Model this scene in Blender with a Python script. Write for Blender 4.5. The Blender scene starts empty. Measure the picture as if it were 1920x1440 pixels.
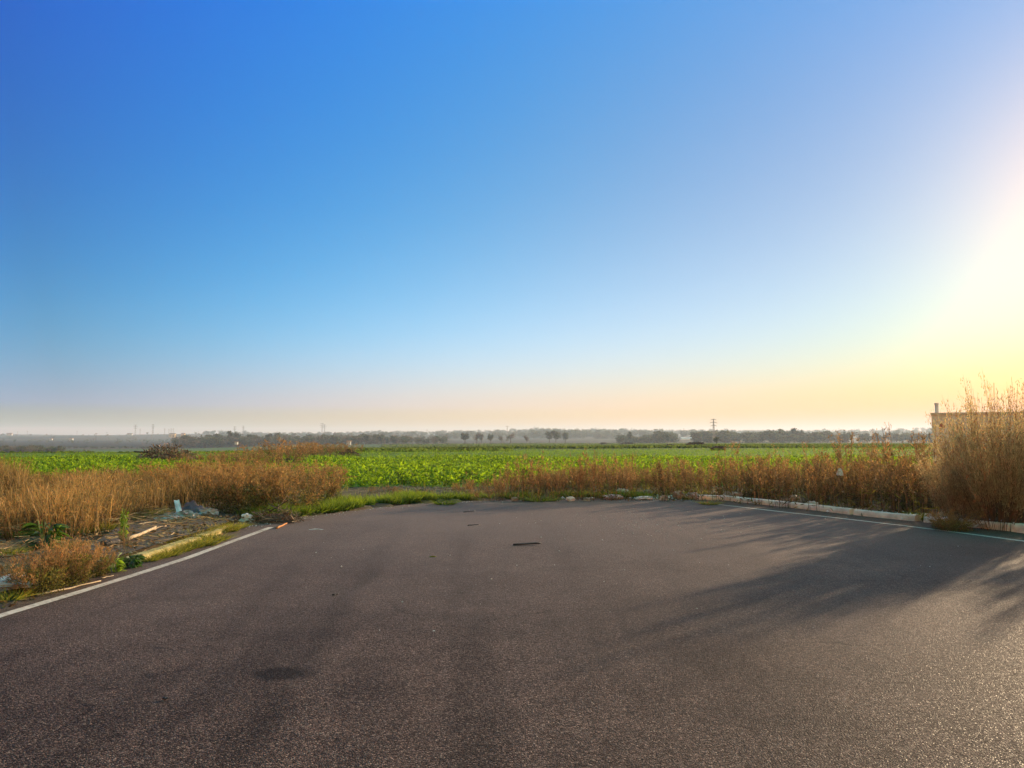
import bpy, bmesh, math, random
import numpy as np

rng = np.random.default_rng(7)
random.seed(7)
sc = bpy.context.scene
COL = sc.collection
rad = math.radians

# ------------------------------------------------------------------ camera
FPX = 1423.0                       # focal length in pixels of a 1920 px wide frame
CAMZ = 1.6
PITCH = math.atan(100 / FPX)
cam = bpy.data.cameras.new('camera')
cam_o = bpy.data.objects.new('camera', cam)
COL.objects.link(cam_o)
sc.camera = cam_o
cam.sensor_width = 36
cam.lens = FPX / 1920 * 36
cam.clip_start = 0.05
cam.clip_end = 30000
cam_o.location = (0, 0, CAMZ)
cam_o.rotation_euler = (math.pi / 2 + PITCH, 0, 0)


def ray(px, py):
    u = (px - 960) / FPX
    v = (720 - py) / FPX
    return np.array([u, math.cos(PITCH) - v * math.sin(PITCH), math.sin(PITCH) + v * math.cos(PITCH)])


def G(px, py, z=0.0):              # photo pixel -> point on the level z
    d = ray(px, py)
    t = (z - CAMZ) / d[2]
    return np.array([d[0] * t, d[1] * t, z])


def AT(px, py, y):                 # photo pixel -> point at depth y
    d = ray(px, py)
    t = y / d[1]
    return np.array([d[0] * t, y, CAMZ + d[2] * t])


# ------------------------------------------------------------------ world, sun
AZ, EL = rad(45), rad(13)
SUN = np.array([math.sin(AZ) * math.cos(EL), math.cos(AZ) * math.cos(EL), math.sin(EL)])
w = bpy.data.worlds.new('World')
sc.world = w
w.use_nodes = True
nt = w.node_tree
nt.nodes.clear()


def N(tree, kind, **kw):
    n = tree.nodes.new(kind)
    for k, v in kw.items():
        setattr(n, k, v)
    return n


def math_node(tree, op, a, b=None, c=None, clamp=False):
    n = N(tree, 'ShaderNodeMath', operation=op, use_clamp=clamp)
    for i, x in enumerate((a, b, c)):
        if x is None:
            continue
        if isinstance(x, (int, float)):
            n.inputs[i].default_value = x
        else:
            tree.links.new(x, n.inputs[i])
    return n.outputs[0]


sky = N(nt, 'ShaderNodeTexSky')
sky.sky_type = 'NISHITA'
sky.sun_disc = False
sky.sun_elevation = EL
sky.sun_rotation = AZ
sky.air_density = 1.0
sky.dust_density = 1.0
sky.ozone_density = 1.5
tc = N(nt, 'ShaderNodeTexCoord')
sep = N(nt, 'ShaderNodeSeparateXYZ')
nt.links.new(tc.outputs['Generated'], sep.inputs[0])
z = math_node(nt, 'MAXIMUM', sep.outputs[2], 0.0)
e1 = math_node(nt, 'EXPONENT', math_node(nt, 'MULTIPLY', z, -1 / .05))
e2 = math_node(nt, 'EXPONENT', math_node(nt, 'MULTIPLY', z, -1 / .2))
dot = N(nt, 'ShaderNodeVectorMath', operation='DOT_PRODUCT')
nt.links.new(tc.outputs['Generated'], dot.inputs[0])
dot.inputs[1].default_value = tuple(SUN)
cc = math_node(nt, 'MAXIMUM', dot.outputs['Value'], 0.25)
zl = math_node(nt, 'MINIMUM', math_node(nt, 'MAXIMUM', math_node(nt, 'SUBTRACT', sep.outputs[2], 0.53), 0.0), 0.25)   # unseen sky overhead made paler to take the blue out of shade
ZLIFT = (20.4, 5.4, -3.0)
bl = math_node(nt, 'MAXIMUM', math_node(nt, 'MULTIPLY', sep.outputs[1], -1.0), 0.0)     # unseen sky behind the camera warmed to fill shaded faces
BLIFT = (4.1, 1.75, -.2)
EXPOSURE = 1.0
au = math_node(nt, 'EXPONENT', math_node(nt, 'MULTIPLY', math_node(nt, 'SUBTRACT', cc, 1.0), 1 / .025))
cv = N(nt, 'ShaderNodeCombineXYZ')          # keep the texture off its very dark last degree over the horizon
nt.links.new(sep.outputs[0], cv.inputs[0])
nt.links.new(sep.outputs[1], cv.inputs[1])
nt.links.new(math_node(nt, 'MAXIMUM', sep.outputs[2], 0.04), cv.inputs[2])
nrm = N(nt, 'ShaderNodeVectorMath', operation='NORMALIZE')
nt.links.new(cv.outputs[0], nrm.inputs[0])
nt.links.new(nrm.outputs[0], sky.inputs[0])
au2 = math_node(nt, 'EXPONENT', math_node(nt, 'MULTIPLY', math_node(nt, 'SUBTRACT', cc, 1.0), 1 / .08))
sepc = N(nt, 'ShaderNodeSeparateColor')
nt.links.new(sky.outputs[0], sepc.inputs[0])
comb = N(nt, 'ShaderNodeCombineColor')
COEF = [(-4.1896, 1.3942, -1.9093, 4.8176, 11.1399, 0.9196, -7.5452, -6.275, 1.9857, -6.5841, -1.6575, 7.1313),
        (-3.84, -0.6287, -2.5618, 2.8695, 3.5695, 0.9312, -1.7793, -1.7458, -0.3251, 0.6051, 1.0012, 1.7179),
        (-4.0588, -2.7299, -4.9032, 1.1074, 2.2091, 1.1659, -2.7402, -0.3173, -3.8289, 3.158, 1.6713, 1.3974)]
SKY_STRENGTH = 0.1
for i, (k0, p, a1, a2, ac, aa, az_, ac2, x1, x2, wa, zx) in enumerate(COEF):
    s = math_node(nt, 'MULTIPLY_ADD', e1, a1, k0)
    s = math_node(nt, 'MULTIPLY_ADD', e2, a2, s)
    s = math_node(nt, 'MULTIPLY_ADD', cc, ac, s)
    s = math_node(nt, 'MULTIPLY_ADD', au, aa, s)
    s = math_node(nt, 'MULTIPLY_ADD', math_node(nt, 'MINIMUM', z, 0.5), az_, s)
    s = math_node(nt, 'MULTIPLY_ADD', math_node(nt, 'MULTIPLY', cc, cc), ac2, s)
    s = math_node(nt, 'MULTIPLY_ADD', math_node(nt, 'MULTIPLY', e1, cc), x1, s)
    s = math_node(nt, 'MULTIPLY_ADD', math_node(nt, 'MULTIPLY', e2, cc), x2, s)
    s = math_node(nt, 'MULTIPLY_ADD', au2, wa, s)
    s = math_node(nt, 'MULTIPLY_ADD', math_node(nt, 'MULTIPLY', math_node(nt, 'MINIMUM', z, 0.5), cc), zx, s)
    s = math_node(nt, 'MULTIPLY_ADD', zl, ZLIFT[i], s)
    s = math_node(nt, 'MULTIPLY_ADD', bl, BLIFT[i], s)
    base = math_node(nt, 'MAXIMUM', math_node(nt, 'MULTIPLY', sepc.outputs[i], 0.1), 0.002)
    out = math_node(nt, 'MULTIPLY', math_node(nt, 'POWER', base, p), math_node(nt, 'EXPONENT', s))
    out = math_node(nt, 'MULTIPLY', out, 1 / SKY_STRENGTH / 2 ** EXPOSURE)
    nt.links.new(out, comb.inputs[i])
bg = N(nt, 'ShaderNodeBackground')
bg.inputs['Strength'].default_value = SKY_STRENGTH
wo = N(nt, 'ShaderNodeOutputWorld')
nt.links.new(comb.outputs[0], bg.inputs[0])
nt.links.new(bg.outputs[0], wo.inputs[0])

sun = bpy.data.lights.new('sun', 'SUN')
sun.energy = 5.0
sun.angle = rad(0.9)
sun.color = (1.0, 0.74, 0.46)
sun_o = bpy.data.objects.new('sun', sun)
COL.objects.link(sun_o)
sun_o.rotation_euler = (math.pi / 2 - EL, 0, math.pi - AZ)

sc.view_settings.view_transform = 'Standard'
sc.view_settings.look = 'None'
sc.view_settings.exposure = EXPOSURE
sc.view_settings.gamma = 1.0
sc.cycles.use_denoising = True
sc.cycles.max_bounces = 6
sc.cycles.diffuse_bounces = 3
sc.cycles.glossy_bounces = 2
sc.cycles.transmission_bounces = 4
sc.cycles.transparent_max_bounces = 8
sc.cycles.volume_bounces = 0


# ------------------------------------------------------------------ materials
def new_mat(name):
    m = bpy.data.materials.new(name)
    m.use_nodes = True
    t = m.node_tree
    t.nodes.clear()
    out = N(t, 'ShaderNodeOutputMaterial')
    return m, t, out


def ramp(t, fac, stops, interp='LINEAR'):
    r = N(t, 'ShaderNodeValToRGB')
    r.color_ramp.interpolation = interp
    el = r.color_ramp.elements
    while len(el) < len(stops):
        el.new(0.5)
    for e, (p, c) in zip(el, stops):
        e.position = p
        e.color = (*c, 1) if len(c) == 3 else c
    t.links.new(fac, r.inputs[0])
    return r.outputs[0]


def pos_noise(t, scale, detail=3, rough=0.55, stretch=(1, 1, 1), dist=0.0):
    g = N(t, 'ShaderNodeNewGeometry')
    mp = N(t, 'ShaderNodeMapping')
    mp.inputs['Scale'].default_value = stretch
    t.links.new(g.outputs['Position'], mp.inputs[0])
    n = N(t, 'ShaderNodeTexNoise')
    n.inputs['Scale'].default_value = scale
    n.inputs['Detail'].default_value = detail
    n.inputs['Roughness'].default_value = rough
    n.inputs['Distortion'].default_value = dist
    t.links.new(mp.outputs[0], n.inputs[0])
    return n.outputs['Fac']


def mixc(t, fac, a, b, mode='MIX'):
    m = N(t, 'ShaderNodeMix', data_type='RGBA', blend_type=mode)
    for sock, x in ((m.inputs[0], fac), (m.inputs[6], a), (m.inputs[7], b)):
        if isinstance(x, (int, float)):
            sock.default_value = x
        elif isinstance(x, tuple):
            sock.default_value = (*x, 1)
        else:
            t.links.new(x, sock)
    return m.outputs[2]


def attr(t, name):
    a = N(t, 'ShaderNodeAttribute', attribute_name=name)
    return a.outputs['Fac']


def plant_mat(name, low, high, trans=0.45, tcol=None, split=(0.25, 0.75), rough=0.6, var=0.5, spec=0.2, patch=0.0):
    """Leaf or stalk: colour from foot to tip (attribute h) with a spread per blade (attribute tint)."""
    m, t, out = new_mat(name)
    h = attr(t, 'h')
    ti = attr(t, 'tint')
    oi = N(t, 'ShaderNodeObjectInfo')
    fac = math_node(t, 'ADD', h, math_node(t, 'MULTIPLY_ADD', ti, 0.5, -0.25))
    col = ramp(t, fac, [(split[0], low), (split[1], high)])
    br = math_node(t, 'MULTIPLY_ADD', ti, var * 1.2, 1 - var * 0.6)
    br = math_node(t, 'MULTIPLY', br, math_node(t, 'MULTIPLY_ADD', oi.outputs['Random'], 0.4, 0.8))
    vm = N(t, 'ShaderNodeVectorMath', operation='SCALE')
    t.links.new(col, vm.inputs[0])
    t.links.new(br, vm.inputs['Scale'])
    col = vm.outputs[0]
    if patch:
        pn = pos_noise(t, 1.1, 3, .6)
        col = mixc(t, 1.0, col, ramp(t, pn, [(.32, (1 - patch * .85, 1 - patch * .75, 1 - patch * .8)), (.66, (1.12, 1.12, 1.1))]), 'MULTIPLY')
    b = N(t, 'ShaderNodeBsdfPrincipled')
    t.links.new(col, b.inputs['Base Color'])
    b.inputs['Roughness'].default_value = rough
    b.inputs['Specular IOR Level'].default_value = spec
    tr = N(t, 'ShaderNodeBsdfTranslucent')
    if tcol is None:
        t.links.new(col, tr.inputs[0])
    else:
        t.links.new(mixc(t, 1.0, col, tcol, 'MULTIPLY'), tr.inputs[0])
    mx = N(t, 'ShaderNodeMixShader')
    mx.inputs[0].default_value = trans
    t.links.new(b.outputs[0], mx.inputs[1])
    t.links.new(tr.outputs[0], mx.inputs[2])
    t.links.new(mx.outputs[0], out.inputs[0])
    return m


def solid_mat(name, c1, c2, scale=6, rough=0.8, spec=0.3, bump=0.0, detail=4, stops=(0.35, 0.65), metal=0.0, bscale=None):
    m, t, out = new_mat(name)
    n = pos_noise(t, scale, detail)
    col = ramp(t, n, [(stops[0], c1), (stops[1], c2)])
    b = N(t, 'ShaderNodeBsdfPrincipled')
    t.links.new(col, b.inputs['Base Color'])
    b.inputs['Roughness'].default_value = rough
    b.inputs['Metallic'].default_value = metal
    b.inputs['Specular IOR Level'].default_value = spec
    if bump:
        n2 = pos_noise(t, bscale or scale * 6, 4)
        bp = N(t, 'ShaderNodeBump')
        bp.inputs['Strength'].default_value = bump
        bp.inputs['Distance'].default_value = 0.02
        t.links.new(n2, bp.inputs['Height'])
        t.links.new(bp.outputs[0], b.inputs['Normal'])
    t.links.new(b.outputs[0], out.inputs[0])
    return m


# --- asphalt
def asphalt_mat():
    m, t, out = new_mat('asphalt')
    g = N(t, 'ShaderNodeNewGeometry')
    P = g.outputs['Position']

    def voro(scale, feature='F1'):
        v = N(t, 'ShaderNodeTexVoronoi', feature=feature)
        v.inputs['Scale'].default_value = scale
        t.links.new(P, v.inputs['Vector'])
        return v
    v = voro(112)
    sv = N(t, 'ShaderNodeSeparateColor')
    t.links.new(v.outputs['Color'], sv.inputs[0])
    stone = ramp(t, sv.outputs[0], [(0.0, (.030, .0203, .0182)), (0.4, (.062, .0425, .0382)), (0.75, (.131, .0895, .079)), (0.95, (.222, .153, .132)), (1.0, (.34, .26, .22))])
    edge = ramp(t, v.outputs['Distance'], [(0.35, (1, 1, 1)), (0.75, (.42, .40, .39))])
    col = mixc(t, 0.85, stone, edge, 'MULTIPLY')
    big = pos_noise(t, 0.33, 5, 0.6)
    col = mixc(t, 1.0, col, ramp(t, big, [(0.3, (.62, .60, .60)), (0.7, (1.24, 1.20, 1.16))]), 'MULTIPLY')
    mid = pos_noise(t, 2.6, 5, 0.65)
    col = mixc(t, 1.0, col, ramp(t, mid, [(0.3, (.80, .80, .80)), (0.7, (1.14, 1.12, 1.1))]), 'MULTIPLY')
    trk = pos_noise(t, 1.0, 4, 0.6, (1.5, .12, 1), 0.3)   # worn wheel tracks running up the lot
    col = mixc(t, 1.0, col, ramp(t, trk, [(0.36, (.72, .72, .73)), (0.5, (1, 1, 1)), (0.68, (1.12, 1.1, 1.08))]), 'MULTIPLY')
    # old oil patch with a drip trail
    sx = N(t, 'ShaderNodeSeparateXYZ')
    t.links.new(P, sx.inputs[0])
    wob = math_node(t, 'MULTIPLY_ADD', pos_noise(t, 5, 3), .24, -.12)

    def spot(cx, cy, rx, ry, soft, dark):
        nonlocal col
        dx = math_node(t, 'MULTIPLY', math_node(t, 'SUBTRACT', sx.outputs[0], cx), 1 / rx)
        dy = math_node(t, 'MULTIPLY', math_node(t, 'SUBTRACT', sx.outputs[1], cy), 1 / ry)
        r = math_node(t, 'SQRT', math_node(t, 'ADD', math_node(t, 'MULTIPLY', dx, dx), math_node(t, 'MULTIPLY', dy, dy)))
        r = math_node(t, 'ADD', r, math_node(t, 'MULTIPLY', wob, 2.6))
        f = ramp(t, r, [(1 - soft, (dark,) * 3), (1.0, (1, 1, 1))])
        col = mixc(t, 1.0, col, f, 'MULTIPLY')
    c = G(530, 1263)
    spot(c[0], c[1], .26, .18, .4, .30)
    c = G(585, 1225)
    spot(c[0], c[1], .07, .22, .8, .62)
    c = G(500, 1350)
    spot(c[0], c[1], .12, .5, .9, .66)
    c = G(860, 1155)
    spot(c[0], c[1], .5, .22, .9, .70)
    c = G(350, 1120)
    spot(c[0], c[1], .6, .25, .9, .72)
    c = G(885, 1190)
    spot(c[0], c[1], .07, .6, .9, .72)
    c = G(700, 1290)
    spot(c[0], c[1], .4, .18, .95, .78)
    c = G(1380, 1118)
    spot(c[0], c[1], .3, .1, .9, .72)
    # tyre tracks
    def band(p, q, wd, k):
        nonlocal col
        a_, b_ = G(*p), G(*q)
        sl = (b_[0] - a_[0]) / (b_[1] - a_[1])
        xc = math_node(t, 'MULTIPLY_ADD', sx.outputs[1], sl, a_[0] - sl * a_[1])
        dd = math_node(t, 'ABSOLUTE', math_node(t, 'ADD', math_node(t, 'SUBTRACT', sx.outputs[0], xc), wob2))
        f = ramp(t, math_node(t, 'MULTIPLY', dd, 1 / wd), [(.25, (k,) * 3), (1.0, (1, 1, 1))])
        col = mixc(t, trkn, col, mixc(t, 1.0, col, f, 'MULTIPLY'))
    wob2 = math_node(t, 'MULTIPLY_ADD', pos_noise(t, .25, 2), .9, -.45)
    trkn = ramp(t, pos_noise(t, .9, 4), [(.35, (.25,) * 3), (.6, (1, 1, 1))])
    for p_, q_, wd_, k_ in (((400, 1440), (735, 1000), .15, .68), ((520, 1440), (765, 1000), .13, 1.2), ((885, 1440), (855, 1000), .13, .78), ((1010, 1440), (900, 1000), .13, 1.15),
                            ((1280, 1440), (1020, 980), .15, .80), ((1700, 1440), (1130, 980), .15, .84), ((120, 1440), (600, 1010), .16, .78)):
        band(p_, q_, wd_, k_)
    for px_, py_, rx_, ry_ in ((900, 1398, .13, .022), (955, 1392, .03, .03), (1185, 1335, .05, .03), (1090, 1432, .04, .03), (215, 1380, .06, .04), (280, 1268, .09, .05), (300, 1215, .08, .04), (760, 1078, .12, .06)):
        c = G(px_, py_)
        spot(c[0], c[1], rx_, ry_, .8, .45)
    # hairline cracks
    vc = voro(0.42, 'DISTANCE_TO_EDGE')
    vw = N(t, 'ShaderNodeVectorMath', operation='ADD')
    nn = N(t, 'ShaderNodeTexNoise')
    nn.inputs['Scale'].default_value = 1.6
    nn.inputs['Detail'].default_value = 6
    t.links.new(P, nn.inputs[0])
    t.links.new(P, vw.inputs[0])
    t.links.new(nn.outputs['Color'], vw.inputs[1])
    t.links.new(vw.outputs[0], vc.inputs['Vector'])
    crack = ramp(t, vc.outputs['Distance'], [(0.0, (.30, .28, .27)), (0.010, (1, 1, 1))])
    gate = ramp(t, pos_noise(t, .55, 3), [(0.52, (0, 0, 0)), (0.60, (1, 1, 1))])
    col = mixc(t, gate, col, mixc(t, 1.0, col, crack, 'MULTIPLY'))
    # pale dust near the edges of the lot
    dust = ramp(t, math_node(t, 'MULTIPLY_ADD', pos_noise(t, 1.3, 5), 3.2, math_node(t, 'MULTIPLY', sx.outputs[1], 0.1)), [(0.0, (0, 0, 0)), (1.0, (1, 1, 1))])
    dfac = math_node(t, 'MULTIPLY', math_node(t, 'SUBTRACT', math_node(t, 'MULTIPLY_ADD', pos_noise(t, 1.3, 5), 4.0, sx.outputs[1]), 18.6), 0.3, clamp=True)
    col = mixc(t, math_node(t, 'MULTIPLY', dfac, .6), col, (.16, .12, .095))
    far = math_node(t, 'MULTIPLY', math_node(t, 'SUBTRACT', math_node(t, 'MULTIPLY_ADD', pos_noise(t, .5, 4), 6.0, sx.outputs[1]), 8.0), .10, clamp=True)  # dusty far end; tone also lifted to replace grazing sheen
    col = mixc(t, math_node(t, 'MULTIPLY', far, .62), col, (.19, .143, .127))
    ml = math_node(t, 'SUBTRACT', -4.42, sx.outputs[0])
    mr = math_node(t, 'SUBTRACT', math_node(t, 'MULTIPLY_ADD', sx.outputs[1], .467, sx.outputs[0]), 4.62 + 18.66 * .467 + .12)
    mg = math_node(t, 'MULTIPLY', math_node(t, 'ADD', math_node(t, 'MAXIMUM', ml, mr), math_node(t, 'MULTIPLY_ADD', pos_noise(t, 4, 4), .5, -.25)), 3.5, clamp=True)
    col = mixc(t, math_node(t, 'MULTIPLY', mg, .65), col, ramp(t, pos_noise(t, 9, 5), [(.35, (.05, .036, .026)), (.65, (.13, .095, .068))]))
    b = N(t, 'ShaderNodeBsdfPrincipled')
    t.links.new(col, b.inputs['Base Color'])
    rr = ramp(t, sv.outputs[1], [(0.0, (.42,) * 3), (0.2, (.66,) * 3), (1, (.9,) * 3)])
    t.links.new(rr, b.inputs['Roughness'])
    b.inputs['Specular IOR Level'].default_value = 0.06
    inv = math_node(t, 'SUBTRACT', 1.0, v.outputs['Distance'])
    hgt = math_node(t, 'MULTIPLY_ADD', sv.outputs[2], 0.6, inv)
    bp = N(t, 'ShaderNodeBump')
    bp.inputs['Strength'].default_value = 0.85
    bp.inputs['Distance'].default_value = 0.006
    t.links.new(hgt, bp.inputs['Height'])
    t.links.new(bp.outputs[0], b.inputs['Normal'])
    t.links.new(b.outputs[0], out.inputs[0])
    return m


def paint_mat():
    m, t, out = new_mat('worn white paint')
    n = pos_noise(t, 22, 6, 0.7)
    n2 = pos_noise(t, 1.1, 4)
    f = math_node(t, 'ADD', n, math_node(t, 'MULTIPLY_ADD', n2, .5, -.25))
    col = ramp(t, f, [(0.24, (.085, .060, .052)), (0.38, (.34, .285, .24)), (0.58, (.54, .47, .41))])
    b = N(t, 'ShaderNodeBsdfPrincipled')
    t.links.new(col, b.inputs['Base Color'])
    b.inputs['Roughness'].default_value = 0.9
    b.inputs['Specular IOR Level'].default_value = 0.05
    bp = N(t, 'ShaderNodeBump')
    bp.inputs['Strength'].default_value = .5
    bp.inputs['Distance'].default_value = .004
    t.links.new(pos_noise(t, 110, 2), bp.inputs['Height'])
    t.links.new(bp.outputs[0], b.inputs['Normal'])
    t.links.new(b.outputs[0], out.inputs[0])
    return m


def field_mat():
    m, t, out = new_mat('young crop leaves and soil')
    n = pos_noise(t, 0.9, 5, 0.7, (1, 1, 1))
    n2 = pos_noise(t, .05, 3, 0.5, (.35, 1.5, 1))
    f = math_node(t, 'ADD', n, math_node(t, 'MULTIPLY_ADD', n2, 0.8, -0.4))
    col = ramp(t, f, [(0.25, (.045, .075, .010)), (0.45, (.085, .15, .012)), (0.7, (.13, .21, .018))])
    b = N(t, 'ShaderNodeBsdfPrincipled')
    t.links.new(col, b.inputs['Base Color'])
    b.inputs['Roughness'].default_value = .8
    b.inputs['Specular IOR Level'].default_value = .1
    bp = N(t, 'ShaderNodeBump')
    bp.inputs['Strength'].default_value = 1.0
    bp.inputs['Distance'].default_value = .3
    t.links.new(pos_noise(t, 3.0, 3), bp.inputs['Height'])
    t.links.new(bp.outputs[0], b.inputs['Normal'])
    t.links.new(b.outputs[0], out.inputs[0])
    return m


def patch_mat(name, stops, scale, stretch, warp=0.2):
    m, t, out = new_mat(name)
    g = N(t, 'ShaderNodeNewGeometry')
    mp = N(t, 'ShaderNodeMapping')
    mp.inputs['Scale'].default_value = stretch
    t.links.new(g.outputs['Position'], mp.inputs[0])
    v = N(t, 'ShaderNodeTexVoronoi')
    v.inputs['Scale'].default_value = scale
    t.links.new(mp.outputs[0], v.inputs['Vector'])
    s = N(t, 'ShaderNodeSeparateColor')
    t.links.new(v.outputs['Color'], s.inputs[0])
    f = math_node(t, 'MULTIPLY_ADD', pos_noise(t, .03, 5), warp, math_node(t, 'MULTIPLY_ADD', s.outputs[0], 1.0, -warp / 2))
    col = ramp(t, f, stops)
    b = N(t, 'ShaderNodeBsdfPrincipled')
    t.links.new(col, b.inputs['Base Color'])
    b.inputs['Roughness'].default_value = .9
    b.inputs['Specular IOR Level'].default_value = .05
    t.links.new(b.outputs[0], out.inputs[0])
    return m


def soil_mat():
    m, t, out = new_mat('dry soil and straw litter')
    n = pos_noise(t, 3.0, 6, 0.7)
    col = ramp(t, n, [(0.3, (.055, .040, .026)), (0.5, (.11, .08, .048)), (0.7, (.20, .145, .085))])
    gr = ramp(t, pos_noise(t, .7, 4), [(0.5, (0, 0, 0)), (0.62, (1, 1, 1))])
    col = mixc(t, math_node(t, 'MULTIPLY', gr, .6), col, (.06, .075, .02))
    b = N(t, 'ShaderNodeBsdfPrincipled')
    t.links.new(col, b.inputs['Base Color'])
    b.inputs['Roughness'].default_value = .95
    b.inputs['Specular IOR Level'].default_value = .1
    bp = N(t, 'ShaderNodeBump')
    bp.inputs['Strength'].default_value = 1
    bp.inputs['Distance'].default_value = .04
    t.links.new(pos_noise(t, 14, 5, .7), bp.inputs['Height'])
    t.links.new(bp.outputs[0], b.inputs['Normal'])
    t.links.new(b.outputs[0], out.inputs[0])
    return m


M = {}
M['asphalt'] = asphalt_mat()
M['paint'] = paint_mat()
M['soil'] = soil_mat()
M['field'] = field_mat()
M['far_field'] = patch_mat('far meadow', [(0.1, (.055, .075, .028)), (0.5, (.075, .115, .03)), (0.9, (.085, .13, .032))], .006, (.3, 1.2, 1))
M['hills'] = patch_mat('far farmland', [(0.1, (.025, .024, .018)), (0.35, (.05, .045, .028)), (0.6, (.035, .045, .02)), (0.9, (.08, .062, .042))], .004, (.6, .9, 1), .3)
M['pavement'] = solid_mat('dirty concrete paving', (.055, .040, .029), (.13, .098, .072), 3.5, .9, .2, .5)
M['kerb'] = solid_mat('weathered concrete', (.52, .46, .40), (.76, .70, .62), 5, .85, .25, .5)
M['kerb_moss'] = solid_mat('lichen yellow concrete', (.22, .17, .06), (.50, .38, .15), 5, .9, .2, .6)
M['crop'] = plant_mat('crop leaf', (.06, .115, .008), (.13, .22, .014), .5, (1.7, 1.5, .6), (0.1, 0.8), .7, .9, .12, .25)
M['meadow'] = plant_mat('meadow growth', (.055, .085, .022), (.085, .125, .03), .5, (1.2, 1.2, .8), (0.0, .9), .9, .5, .05)
M['grass'] = plant_mat('verge grass', (.045, .085, .012), (.15, .225, .022), .5, (1.5, 1.3, .7), (0.1, .8), .6, .7, .15, .4)
M['yellow_grass'] = plant_mat('yellowing grass', (.09, .12, .015), (.36, .31, .035), .45, None, (0.1, .8), .6, .6)
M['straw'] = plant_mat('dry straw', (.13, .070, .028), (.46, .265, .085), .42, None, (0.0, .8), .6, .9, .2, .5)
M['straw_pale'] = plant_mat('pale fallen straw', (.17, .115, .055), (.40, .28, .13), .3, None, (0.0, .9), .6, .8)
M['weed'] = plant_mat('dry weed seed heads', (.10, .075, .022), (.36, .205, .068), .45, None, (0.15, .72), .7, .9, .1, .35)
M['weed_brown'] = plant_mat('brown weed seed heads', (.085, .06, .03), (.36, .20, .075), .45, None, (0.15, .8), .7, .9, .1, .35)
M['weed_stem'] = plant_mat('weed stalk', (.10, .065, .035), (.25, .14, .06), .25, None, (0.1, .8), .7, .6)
M['olive'] = plant_mat('olive shrub leaf', (.07, .068, .014), (.20, .17, .03), .45, None, (0.0, .9), .6, .8)
M['dark_leaf'] = plant_mat('dark green leaf', (.018, .042, .010), (.045, .095, .018), .4, (1.4, 1.4, .8), (0.0, .9), .5, .7, .3)
M['bright_leaf'] = plant_mat('bright green leaf', (.07, .13, .010), (.17, .27, .028), .5, (1.4, 1.3, .8), (0.0, .8), .5, .7, .3)
M['tan_leaf'] = plant_mat('glare paled tan shrub twig', (.26, .20, .10), (.50, .38, .18), .55, None, (0.0, .9), .7, .6)  # albedo lifted in place of the veil of sun glare
M['twig'] = plant_mat('dead twig', (.06, .042, .028), (.26, .18, .11), .0, None, (0.0, 1), .8, .8)
M['wood'] = solid_mat('bleached wood', (.30, .22, .13), (.52, .40, .26), 9, .75, .2, .4)
M['dark_wood'] = solid_mat('dark wet wood', (.02, .016, .013), (.06, .045, .035), 9, .6, .3, .4)
M['plastic_white'] = solid_mat('dirty white plastic film', (.45, .45, .45), (.75, .75, .74), 5, .45, .4)
M['plastic_grey'] = solid_mat('grey plastic film', (.20, .18, .165), (.42, .385, .35), 5, .45, .4)
M['tarp'] = solid_mat('dark tarpaulin', (.055, .038, .028), (.11, .078, .06), 4, .6, .3, .3)
M['black'] = solid_mat('black plastic', (.008, .008, .01), (.025, .024, .028), 8, .45, .4)
M['rubble'] = solid_mat('broken masonry', (.16, .14, .12), (.42, .38, .33), 8, .9, .2, .6)
M['dead_leaf'] = plant_mat('dead leaf', (.05, .032, .018), (.26, .165, .07), .1, None, (0.0, .9), .8, .9)
M['clod'] = solid_mat('dry clods', (.07, .05, .034), (.30, .235, .17), 3, .95, .1, .5)
M['rust'] = solid_mat('orange bark', (.34, .13, .04), (.5, .22, .08), 8, .8, .2)
M['wall'] = solid_mat('stained render', (.66, .62, .58), (.84, .80, .76), 1.6, .9, .2, .2)
M['graffiti'] = solid_mat('faded red spray', (.36, .13, .10), (.45, .20, .16), 4, .85, .2)
M['white_pipe'] = solid_mat('white pipe', (.55, .55, .55), (.72, .72, .72), 3, .6, .3)
M['roof'] = solid_mat('terracotta tiles', (.20, .09, .05), (.30, .14, .08), 2, .9, .1)
M['house_white'] = solid_mat('white plaster', (.45, .43, .40), (.56, .54, .50), 1, .9, .1)
M['house_ochre'] = solid_mat('ochre plaster', (.42, .28, .10), (.52, .36, .14), 1, .9, .1)
M['dark_glass'] = solid_mat('dark window', (.02, .025, .03), (.04, .045, .05), 1, .2, .5)
M['steel'] = solid_mat('galvanised steel', (.13, .13, .13), (.22, .22, .22), .5, .7, .3)
M['tree_leaf'] = plant_mat('far tree leaf', (.034, .042, .022), (.085, .095, .045), .35, None, (0.0, 1), .8, .8)
M['tree_bare'] = plant_mat('bare autumn crown', (.070, .060, .045), (.14, .115, .08), .35, None, (0.0, 1), .8, .8)
M['bark'] = solid_mat('tree bark', (.05, .04, .03), (.09, .07, .05), .6, .9, .1)
M['earth'] = solid_mat('turned earth', (.05, .032, .022), (.12, .075, .05), 1.6, .95, .1, .8)


# ------------------------------------------------------------------ mesh builder
def unit(v):
    return v / np.maximum(np.linalg.norm(v, axis=-1, keepdims=True), 1e-9)


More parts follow.
